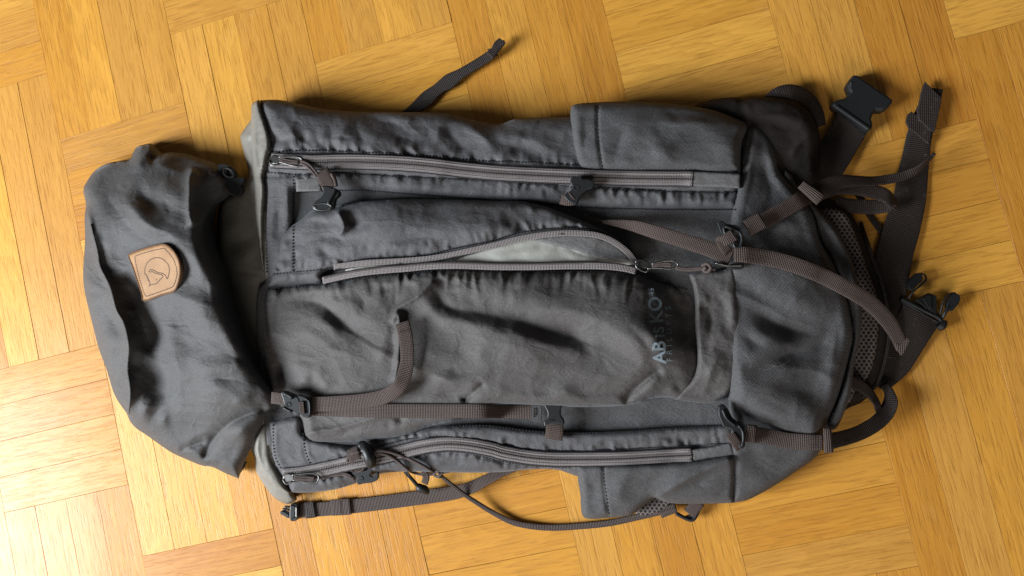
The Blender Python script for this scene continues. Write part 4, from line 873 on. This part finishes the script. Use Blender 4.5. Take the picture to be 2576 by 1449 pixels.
b2 = plate('buckle', [(731, 1268), (741, 1266), (749, 1270), (750, 1302), (744, 1310), (731, 1311), (727, 1300), (728, 1280)], .014, .010, M_PLAS, bev=.0015, sharp=False, label='male buckle end on the floor')
tube('buckle_bar', [(746, 1273), (746, 1302)], .0011, M_METAL, z=.0145, parent=b2)
for i in range(4): tube('buckle_rib', [(733 + 2.6 * i, 1270 + i * .3), (732 + 2.6 * i, 1307 - i)], .0006, M_PLAS, z=.0145, parent=b2, seg=6)
for p0_, p1_ in (((729, 1275), (717, 1276)), ((729, 1283), (712, 1281)), ((729, 1291), (712, 1286)), ((728, 1298), (709, 1291))):
    tube('buckle_prong', [p0_, ((p0_[0] + p1_[0]) / 2, (p0_[1] + p1_[1]) / 2 - 1), p1_], (.0015, .0014, .0017), M_PLAS, z=.011, parent=b2, flat=.8)
plate('buckle_tip', [(706, 1286), (718, 1289), (728, 1298), (726, 1304), (712, 1297), (704, 1292)], .014, .006, M_PLAS, parent=b2, sharp=False)

# shoulder cord strap with knot
a = strap('webbing_strap', [(1108, 1196, {'z': .036, 'w': 8}), (1135, 1218, {'z': .030, 'w': 9}), (1167, 1243, {'z': .022, 'w': 10}), (1200, 1265, {'z': .014, 'w': 11}), (1236, 1287, {'z': .008, 'w': 12}), (1288, 1313, {'z': .006, 'w': 14}), (1340, 1324, {'z': .006, 'w': 15}), (1392, 1327), (1462, 1323), (1531, 1316, {'z': .007}), (1601, 1301, {'z': .010}), (1653, 1288, {'z': .014, 'w': 18}), (1700, 1275, {'z': .018, 'w': 19})], M_WEB, width=16, th=.003, lift=.0035, label='narrow strap looping over the floor from the knot')
strap('folded_end', [(1662, 1297, {'z': .018}), (1680, 1290, {'z': .020}), (1702, 1282, {'z': .021})], M_WEB, width=14, parent=a)
tube('strap_ring', [(1700, 1291), (1725, 1304), (1742, 1308), (1752, 1296), (1757, 1284)], .0022, M_PLAS, z=.014)
plate('strap_ring_corner', [(1722, 1300), (1748, 1290), (1758, 1282), (1752, 1300), (1744, 1310), (1732, 1309)], .014, .004, M_PLAS)
strap('webbing_strap', [(1758, 1262, {'z': .020}), (1746, 1278, {'z': .018}), (1733, 1292, {'z': .014})], M_WEB, width=32, label='short strap through the small ring')
tube('elastic_cord', [(936, 1140), (955, 1134), (980, 1137), (1020, 1151), (1062, 1170), (1092, 1187)], .0018, M_CORDG, lift=.0065)
tube('elastic_cord', [(936, 1143), (960, 1141), (988, 1152), (1015, 1172), (1036, 1187), (1068, 1194), (1092, 1192)], .0018, M_CORDG, lift=.0065)
k_ = tube('cord_knot', [(1092, 1184, .036), (1104, 1178, .040), (1112, 1188, .042), (1102, 1199, .040), (1092, 1194, .036), (1100, 1186, .044), (1110, 1196, .040)], .0017, M_CORDG, step=2)
tube('cord_end', [(1106, 1184, .040), (1122, 1180, .042), (1142, 1174, .040)], .0016, M_CORDG, parent=k_)
tube('cord_end', [(1106, 1190, .040), (1124, 1187, .041), (1143, 1183, .039)], .0016, M_CORDG, parent=k_)
tube('cord_end', [(1098, 1178, .038), (1104, 1190, .043), (1106, 1202, .038)], .0014, M_CORDG, parent=k_)
cs = tube('cord_stopper', [(1020, 1187, .040), (1035, 1204, .034), (1049, 1220, .030)], (.0026, .0022, .0024), M_PLAS)
tube('stopper_slot', [(1021, 1185, .0427), (1034, 1200, .0365)], .0007, M_METAL, parent=cs, seg=6)
tube('stopper_head', [(1050, 1222, .026), (1060, 1229, .026), (1070, 1231, .024), (1074, 1240, .020)], (.0038, .0052, .0048, .0030), M_PLAS, parent=cs, seg=12)
strap('webbing_strap', [(1064, 1186, {'z': .040}), (1072, 1199, {'z': .036}), (1068, 1216, {'z': .030})], M_WEB, width=18, label='short tab holding the cord stopper')
# cord lock, webbing loop and hook beside the lower zip
strap('webbing_strap', [(886, 1127, {'w': 30}), (889, 1143, {'w': 32}), (897, 1163, {'w': 32}), (908, 1182, {'w': 30})], M_WEB, width=31, lift=.003, label='loop of webbing by the cord lock')
cl = tube('cord_lock', [(912, 1119), (920, 1128), (930, 1150), (934, 1170)], (.0052, .0062, .0064, .0055), M_PLAS, lift=.009, seg=12)
tube('lock_button', [(908, 1119), (914, 1122)], .0048, M_PLAS, lift=.010, parent=cl, seg=12)
tube('lock_collar', [(908, 1135), (918, 1132), (927, 1130)], .0009, M_METAL, lift=.0145, parent=cl)
tube('elastic_cord', [(905, 1136), (888, 1140), (876, 1150), (874, 1168), (882, 1182), (900, 1186), (914, 1178), (919, 1166)], .0016, M_CORDG, lift=.006)
tube('elastic_cord', [(812, 1198), (840, 1192), (866, 1190), (884, 1198), (892, 1206)], .0015, M_CORDG, lift=.004)
tube('elastic_cord', [(812, 1204), (840, 1196), (866, 1195), (884, 1200)], .0015, M_CORDG, lift=.004)
hk = plate('hook_clip', [(886, 1190), (900, 1186), (922, 1182), (930, 1176), (938, 1178), (934, 1188), (930, 1196), (938, 1199), (944, 1190), (950, 1188), (952, 1198), (948, 1208), (936, 1214), (918, 1216), (900, 1219), (896, 1210), (900, 1204)], .068, .004, M_PLAS, sharp=False)
tube('clip_emblem', [(908, 1198), (913, 1202), (912, 1208), (906, 1208)], .0004, M_THREADG, z=.0685, parent=hk, seg=5)

# straps at the right end
a = strap('webbing_strap', [(1470, 556, {'z': .082}), (1501, 557, {'z': .084, 'w': 10}), (1550, 561, {'z': .092, 'w': 18}), (1600, 570, {'z': .100, 'w': 28, 'r': -20}), (1655, 586, {'z': .108, 'w': 34, 'r': -10}), (1744, 613, {'z': .116, 'w': 38}), (1790, 628, {'z': .118}), (1840, 650, {'z': .118})], M_WEB, width=40, label='compression strap coming out of the shadow')
a = strap('webbing_strap', [(1846, 640, {'z': .122, 'w': 38}), (1876, 641, {'z': .122}), (1934, 650), (1980, 661), (2022, 675), (2066, 693), (2110, 715, {'z': .094}), (2150, 737, {'z': .088}), (2181, 756, {'z': .080, 'w': 40}), (2212, 784, {'z': .070}), (2238, 814, {'z': .060, 'w': 38}), (2258, 848, {'z': .052, 'w': 34}), (2270, 878, {'z': .048, 'w': 30})], M_WEB, width=40, lift=.003, label='long strap crossing the lower body to a pointed tip')
plate('folded_tip', [(2284, 848), (2289, 858), (2272, 893), (2266, 894), (2246, 858), (2240, 846), (2262, 868)], .052, .0024, M_WEB, parent=a)
a = strap('webbing_strap', [(1880, 578, {'z': .106}), (1903, 565), (1934, 549), (1978, 524), (2010, 505), (2036, 490)], M_WEB, width=40, lift=.004, label='strap rising to the folded keeper')
strap('strap_keeper', [(1880, 574, {'z': .112, 'w': 42}), (1900, 563, {'z': .110}), (1918, 553, {'z': .108})], M_WEB, width=43, th=.0024, parent=a)
strap('strap_keeper', [(2030, 494, {'z': .088}), (2042, 482, {'z': .090}), (2048, 474, {'z': .088})], M_WEB, width=64, th=.0034, parent=a)
strap('webbing_strap', [(2040, 488, {'z': .082}), (2066, 474, {'z': .078, 'w': 40}), (2110, 458, {'z': .072, 'w': 36}), (2154, 455, {'z': .064, 'w': 28, 'r': 15}), (2198, 455, {'z': .056, 'w': 24, 'r': 25}), (2240, 450, {'z': .052, 'w': 24}), (2280, 440, {'z': .050, 'w': 22, 'r': -15}), (2309, 426, {'z': .052, 'w': 17, 'r': -40}), (2335, 402, {'z': .056, 'w': 11, 'r': -50}), (2352, 385, {'z': .058, 'w': 8})], M_WEBD, width=42, label='worn dark tail of the upper strap')
strap('webbing_strap', [(2050, 492, {'z': .070}), (2100, 474, {'z': .058, 'w': 34}), (2150, 474, {'z': .050, 'w': 34}), (2198, 482, {'z': .044, 'w': 36}), (2232, 496, {'z': .040, 'w': 34}), (2248, 512, {'z': .032, 'w': 26, 'r': 40}), (2236, 520, {'z': .026, 'w': 26}), (2200, 521, {'z': .022, 'w': 36}), (2154, 519, {'z': .024}), (2100, 512, {'z': .03})], M_WEBD, width=36, label='looped dark strap under the tail')
# ladder buckle
tube('ladder_buckle', [(1822, 570), (1850, 580), (1862, 586), (1866, 608), (1858, 624), (1848, 620), (1845, 596), (1826, 590)], .0017, M_PLAS, z=.121, closed=True)
lb = plate('buckle', [(1806, 558), (1816, 556), (1830, 563), (1856, 568), (1862, 578), (1850, 584), (1828, 582), (1818, 590), (1810, 578)], .120, .006, M_PLAS, sharp=False, label='ladder buckle on the lower body')
strap('threaded_webbing', [(1806, 610, {'z': .122, 'w': 26}), (1828, 602, {'z': .126}), (1848, 590, {'z': .124})], M_WEB, width=30, parent=lb)
strap('threaded_webbing', [(1810, 596, {'z': .121}), (1820, 618, {'z': .125}), (1833, 634, {'z': .119})], M_WEB, width=26, parent=lb)
pk = plate('buckle', [(1793, 658), (1810, 660), (1832, 666), (1845, 662), (1868, 662), (1873, 668), (1868, 676), (1842, 677), (1828, 672), (1808, 670), (1796, 668)], .121, .006, M_PLAS, sharp=False, label='small black buckle at the end of the zip cord')
tube('buckle_bar', [(1800, 662), (1830, 668), (1868, 668)], .0009, M_METAL, z=.1225, parent=pk)
# lower right strap
b3 = plate('buckle', [(1808, 1022), (1820, 1018), (1832, 1030), (1844, 1052), (1862, 1066), (1872, 1078), (1876, 1100), (1872, 1126), (1862, 1130), (1856, 1120), (1852, 1096), (1836, 1080), (1822, 1076), (1812, 1060), (1806, 1040)], .105, .006, M_PLAS, sharp=False, bev=.0015, label='side release buckle on the lower strap')
tube('frame_rim', [(1858, 1070), (1868, 1084), (1870, 1108), (1866, 1122)], .0016, M_PLAS, z=.108, parent=b3)
tube('buckle_rib', [(1818, 1030), (1828, 1052), (1850, 1072)], .0016, M_PLAS, z=.108, parent=b3)
strap('threaded_webbing', [(1836, 1092, {'z': .106}), (1850, 1112, {'z': .108}), (1862, 1128, {'z': .100})], M_WEB, width=24, parent=b3)
a = strap('webbing_strap', [(1878, 1090, {'z': .100}), (1912, 1095), (1946, 1101), (1980, 1108), (2012, 1111), (2045, 1113), (2070, 1113, {'z': .078})], M_WEB, width=39, lift=.004, label='lower strap crossing to its keeper')
strap('strap_keeper', [(1876, 1089, {'z': .104}), (1890, 1091, {'z': .103}), (1902, 1092, {'z': .101})], M_WEB, width=44, th=.0024, parent=a)
strap('strap_keeper', [(2072, 1108, {'z': .080}), (2082, 1108, {'z': .081}), (2092, 1107, {'z': .079})], M_WEB, width=62, th=.0034, parent=a)
strap('webbing_strap', [(2088, 1110, {'z': .070}), (2130, 1100, {'z': .060, 'w': 38}), (2166, 1087, {'z': .050, 'w': 38}), (2205, 1064, {'z': .042, 'w': 38}), (2230, 1038, {'z': .034, 'w': 34, 'r': 20}), (2240, 1010, {'z': .028, 'w': 28, 'r': 40}), (2236, 985, {'z': .022, 'w': 22, 'r': 20}), (2222, 965, {'z': .016, 'w': 20})], M_WEBD, width=40, label='dark curled tail of the lower strap')
strap('webbing_strap', [(2130, 958, {'z': .056, 'w': 34}), (2155, 966, {'z': .050, 'w': 30}), (2182, 984, {'z': .040, 'w': 26, 'r': 15}), (2203, 1010, {'z': .034, 'w': 20, 'r': 30}), (2212, 1036, {'z': .030, 'w': 18})], M_WEBD, width=34, label='inner dark strap from the back padding')
# wide hip belt webbing and buckles
strap('webbing_strap', [(1935, 262, {'z': .020}), (1960, 240, {'z': .026, 'w': 44}), (1992, 232, {'z': .030, 'w': 44, 'r': 20}), (2025, 246, {'z': .028, 'w': 46, 'r': 25}), (2048, 278, {'z': .020, 'w': 44, 'r': 15}), (2058, 320, {'z': .012, 'w': 40})], M_WEBD, width=44, label='dark loop of belt webbing behind the belt wing')
a = strap('webbing_strap', [(2040, 470, {'z': .02}), (2080, 418, {'z': .014}), (2115, 360, {'z': .010}), (2135, 325, {'z': .010}), (2152, 292, {'z': .012})], M_WEBD, width=86, lift=.003, label='wide belt webbing leading to the big buckle')
b4 = plate('buckle', [(2093, 263), (2096, 256), (2108, 250), (2123, 247), (2133, 240), (2138, 232), (2134, 224), (2131, 214), (2136, 202), (2148, 187), (2158, 188), (2176, 200), (2198, 216), (2225, 234), (2247, 250), (2246, 258), (2234, 272), (2222, 278), (2204, 278), (2197, 286), (2193, 298), (2197, 312), (2195, 322), (2184, 331), (2176, 328), (2150, 307), (2112, 279), (2098, 272)], .026, .018, M_PLAS, bev=.003, label='large female belt buckle')
plate('release_slot', [(2138, 207), (2142, 203), (2146, 212), (2141, 216)], .0265, .002, M_METAL, parent=b4, bev=.0003)
tube('buckle_bar', [(2104, 268), (2150, 300), (2186, 325)], .0030, M_PLAS, z=.024, parent=b4)
a = strap('webbing_strap', [(2346, 222, {'z': .010}), (2338, 262, {'z': .009}), (2325, 300, {'z': .008, 'w': 56}), (2312, 345, {'z': .006, 'w': 60}), (2303, 400, {'z': .005, 'w': 66}), (2296, 440, {'z': .005, 'w': 72}), (2288, 500, {'z': .006, 'w': 78}), (2270, 570, {'z': .007, 'w': 86}), (2250, 640, {'z': .008, 'w': 88}), (2238, 720, {'z': .009, 'w': 84}), (2228, 820, {'z': .010, 'w': 70}), (2220, 900, {'z': .010, 'w': 64})], M_WEBD, width=50, lift=.002, label='wide scuffed belt webbing lying on the floor')
plate('folded_end', [(2327, 205), (2368, 244), (2366, 268), (2352, 331), (2340, 328), (2310, 298), (2308, 278), (2318, 232)], .016, .0035, M_WEBD, parent=a)
plate('strap_keeper', [(2283, 288), (2293, 280), (2306, 288), (2318, 300), (2345, 330), (2338, 362), (2334, 360), (2304, 336), (2286, 322), (2279, 306)], .013, .0035, M_WEBD, parent=a)
a = strap('webbing_strap', [(2320, 786, {'z': .012, 'w': 100}), (2298, 822, {'z': .010, 'w': 96}), (2270, 870, {'z': .009, 'w': 92}), (2244, 915, {'z': .008, 'w': 86}), (2222, 948, {'z': .008, 'w': 66}), (2206, 972, {'z': .007, 'w': 44})], M_WEBD, width=96, label='wide belt webbing below the male buckle')
b5 = tube('buckle', [(2268, 752, .012), (2300, 768, .014), (2335, 786, .016), (2362, 800, .015), (2368, 808, .014)], .0026, M_PLAS, seg=10, label='male belt buckle with its prongs open')
plate('buckle_tongue', [(2302, 754), (2320, 746), (2337, 737), (2356, 744), (2356, 790), (2330, 776)], .018, .006, M_PLAS, parent=b5)
plate('buckle_tongue', [(2320, 750), (2337, 741), (2343, 744), (2345, 776), (2336, 775)], .0205, .003, M_PLAS, parent=b5)
tube('buckle_bar', [(2266, 757, .012), (2300, 776, .012), (2340, 800, .012), (2364, 812, .012)], .0012, M_PLAS, parent=b5)
tube('buckle_cap', [(2358, 826, .012), (2372, 818, .014), (2376, 806, .014)], (.0034, .0046, .003), M_PLAS, parent=b5)
tube('buckle_prong', [(2285, 752, .014), (2296, 735, .018), (2318, 716, .018), (2329, 704, .016), (2327, 692, .014), (2316, 688, .014)], .0011, M_PLAS, parent=b5)
plate('prong_head', [(2287, 708), (2298, 694), (2312, 686), (2320, 692), (2322, 702), (2310, 716), (2296, 730), (2286, 726)], .020, .006, M_PLAS, parent=b5, sharp=False)
tube('buckle_prong', [(2364, 792, .014), (2372, 764, .018), (2382, 746, .018), (2394, 738, .016), (2404, 738, .016)], .0012, M_PLAS, parent=b5)
tube('buckle_prong', [(2370, 800, .014), (2378, 786, .018), (2386, 770, .018)], .0020, M_PLAS, parent=b5)
plate('prong_head', [(2382, 764), (2394, 744), (2406, 738), (2416, 746), (2414, 760), (2402, 776), (2394, 783), (2384, 778)], .020, .007, M_PLAS, parent=b5, sharp=False)
strap('webbing_strap', [(2140, 470, {'z': .004}), (2160, 492, {'z': .004}), (2190, 545, {'z': .004}), (2222, 590, {'z': .004}), (2232, 610, {'z': .004})], M_WEBD, width=15, label='thin dark strap glimpsed behind the loop')

# three small clips on webbing tabs
c1 = plate('clip', [(810, 468), (838, 472), (853, 482), (851, 492), (843, 500), (840, 512), (836, 524), (806, 529), (788, 522), (786, 516), (796, 504), (806, 496), (812, 484)], .108, .008, M_PLAS, bev=.0015, sharp=False, label='black clip near the upper zip slider')
tube('clip_rim', [(787, 517), (800, 513), (820, 513), (833, 519), (828, 526), (802, 529), (791, 525)], .0006, M_METAL, z=.1095, parent=c1, closed=True, seg=6)
tube('clip_arm', [(844, 474), (838, 488), (830, 502), (826, 514)], .0022, M_PLAS, z=.109, parent=c1)
strap('webbing_tab', [(810, 430, {'z': .096}), (816, 446, {'z': .104}), (824, 462, {'z': .106}), (828, 474, {'z': .104})], M_WEB, width=36, th=.002, parent=c1)
tube('webbing_fold', [(834, 436), (842, 452), (846, 468)], .0024, M_WEB, z=.104, parent=c1)
c2 = plate('clip', [(1440, 444), (1452, 446), (1462, 442), (1466, 450), (1480, 450), (1496, 460), (1492, 472), (1478, 478), (1470, 484), (1460, 494), (1450, 514), (1438, 512), (1420, 496), (1424, 486), (1436, 478), (1438, 468), (1434, 458)], .101, .006, M_PLAS, bev=.0012, sharp=False, label='black clip in the middle of the upper zip')
tube('clip_emblem', [(1444, 470), (1451, 466), (1457, 472), (1452, 479), (1445, 478)], .0004, M_THREADG, z=.1015, parent=c2, closed=True, seg=5)
strap('webbing_tab', [(1440, 492, {'z': .100}), (1430, 500, {'z': .099}), (1414, 502, {'z': .095})], M_WEB, width=26, th=.002, parent=c2)
strap('webbing_tab', [(1446, 508, {'z': .097}), (1428, 510, {'z': .096}), (1410, 506, {'z': .093})], M_WEB, width=16, th=.002, parent=c2)
c3 = plate('clip', [(1369, 1019), (1390, 1018), (1412, 1021), (1410, 1034), (1411, 1046), (1418, 1056), (1418, 1068), (1400, 1066), (1382, 1069), (1370, 1072), (1368, 1062), (1376, 1050), (1376, 1036)], .095, .006, M_PLAS, bev=.0012, sharp=False, label='black clip below the front pocket')
strap('webbing_tab', [(1396, 1066, {'z': .093}), (1395, 1084, {'z': .094}), (1393, 1104, {'z': .088})], M_WEB, width=44, th=.002, parent=c3)
for i in range(3): tube('clip_rib', [(1383 + 4 * i, 1055), (1384 + 4 * i, 1060)], .0005, M_THREADG, z=.0952, parent=c3, seg=5)

# sliders
def slider(x, y, ang, z, L, label, cords=True):
    c, s = math.cos(ang), math.sin(ang); R_ = lambda u, v: (x + u * c - v * s, y + u * s + v * c)
    b_ = plate('zip_slider', [R_(-14, -5), R_(-6, -11), R_(6, -10), R_(12, -6), R_(12, 6), R_(4, 10), R_(-8, 10), R_(-14, 5)], z + .003, .004, M_METAL, bev=.001, sharp=False, label=label)
    tube('slider_bridge', [R_(-15, 2), R_(-8, 14), R_(2, 14), R_(10, 8)], .0008, M_METAL, z=z + .004, parent=b_)
    p = tube('zip_pull', [R_(8, -8), R_(L, -11), R_(L + 8, -3), R_(L + 3, 10), R_(L - 10, 11), R_(10, 4)], .0009, M_METAL, z=z + .006, parent=b_)
    for v_ in (-3, 2, 5): tube('pull_cord', [R_(14, v_ - 2), R_(L * .55, v_), R_(L - 2, v_ * .6)], .0011, M_CORDG, z=z + .0055, parent=b_, seg=6)
    return b_
slider(692, 402, 0.10, .084, 62, 'upper zip slider')
tube('pull_cord', [(757, 404, .092), (775, 412, .094), (790, 426, .096), (800, 440, .098)], .0016, M_CORDG)
tube('pull_cord', [(757, 410, .092), (772, 418, .094), (784, 430, .096), (796, 444, .098)], .0016, M_CORDG)
slider(726, 1203, 0.0, .068, 68, 'lower zip slider')
sl = plate('zip_slider', [(1598, 656), (1606, 652), (1622, 654), (1634, 662), (1636, 672), (1624, 676), (1608, 670), (1600, 664)], .108, .005, M_METAL, bev=.001, sharp=False, label='slider of the open centre zip')
tube('slider_bridge', [(1602, 660), (1600, 670), (1612, 680), (1626, 684), (1634, 676)], .0009, M_METAL, z=.111, parent=sl)
tube('zip_pull', [(1628, 676), (1650, 674), (1690, 676), (1706, 668), (1698, 658), (1676, 656), (1640, 664)], .0009, M_METAL, z=.112, parent=sl)
for v_ in (0, 5): tube('pull_cord', [(1640, 668 + v_ * .6), (1666, 663 + v_), (1690, 664 + v_)], .0013, M_CORDG, z=.112, parent=sl, seg=6)
for v_ in (0, 4): tube('pull_cord', [(1700, 672 + v_, .112), (1730, 676 + v_, .112), (1760, 674 + v_, .114), (1800, 676 + v_ * .5, .118)], .0014, M_CORDG)
tube('pull_knot', [(1766, 668, .115), (1780, 664, .120), (1788, 674, .121), (1780, 684, .118), (1770, 680, .116), (1776, 672, .122)], .0018, M_CORDG, step=2)

# ------------------------------------------------------------------ print on the pocket
def text_obj(body, size_px, x, y, ang, name, stretch=1.0, spacing=1.0, m=M_PRINT, bold=0.022):
    cu = bpy.data.curves.new('t', 'FONT'); cu.body = body; cu.size = 1.0; cu.space_character = spacing; cu.resolution_u = 3; cu.offset = bold
    o = bpy.data.objects.new('t', cu); COL.objects.link(o); dg = bpy.context.evaluated_depsgraph_get()
    me = o.evaluated_get(dg).to_mesh(); V = np.array([v_.co[:2] for v_ in me.vertices]); F = [tuple(p.vertices) for p in me.polygons]
    o.evaluated_get(dg).to_mesh_clear(); bpy.data.objects.remove(o)
    c, s = math.cos(ang), math.sin(ang)
    u = V[:, 0] * size_px * stretch; w = -V[:, 1] * size_px
    X = x + u * c - w * s; Y = y + u * s + w * c
    # even out the print so it follows the cloth
    Z = np.max([surfz(X + a_, Y + b_) for a_, b_ in ((0, 0), (9, 0), (-9, 0), (0, 9), (0, -9), (6, 6), (-6, -6))], axis=0) + .0016
    P = unp(X, Y, Z)
    return mesh(name, P, F, m, smooth=False, uv=[(0, 0)] * len(P))
text_obj('AB', 46, 1675, 914, -math.pi / 2 - .05, 'printed_word', 1.0)
text_obj('i', 36, 1672, 848, -math.pi / 2 - .06, 'printed_word', 1.0)
text_obj('S', 36, 1670, 837, -math.pi / 2 - .08, 'printed_word', 1.0)
text_obj('KO', 46, 1668, 812, -math.pi / 2 - .10, 'printed_word', 1.0)
text_obj('45', 19, 1646, 743, -math.pi / 2 - .10, 'printed_word', 1.0)
text_obj('FRILUFTS', 21, 1692, 910, -math.pi / 2 - .03, 'printed_word', 1.0, 1.75, bold=0.0)
# pale hairs caught in the cloth
for pts in ([(1922, 932), (1944, 924), (1956, 912)], [(1940, 918), (1958, 922), (1990, 905)]):
    tube('caught_hair', pts, .00009, M_HAIR, lift=.0012, step=4, seg=5)
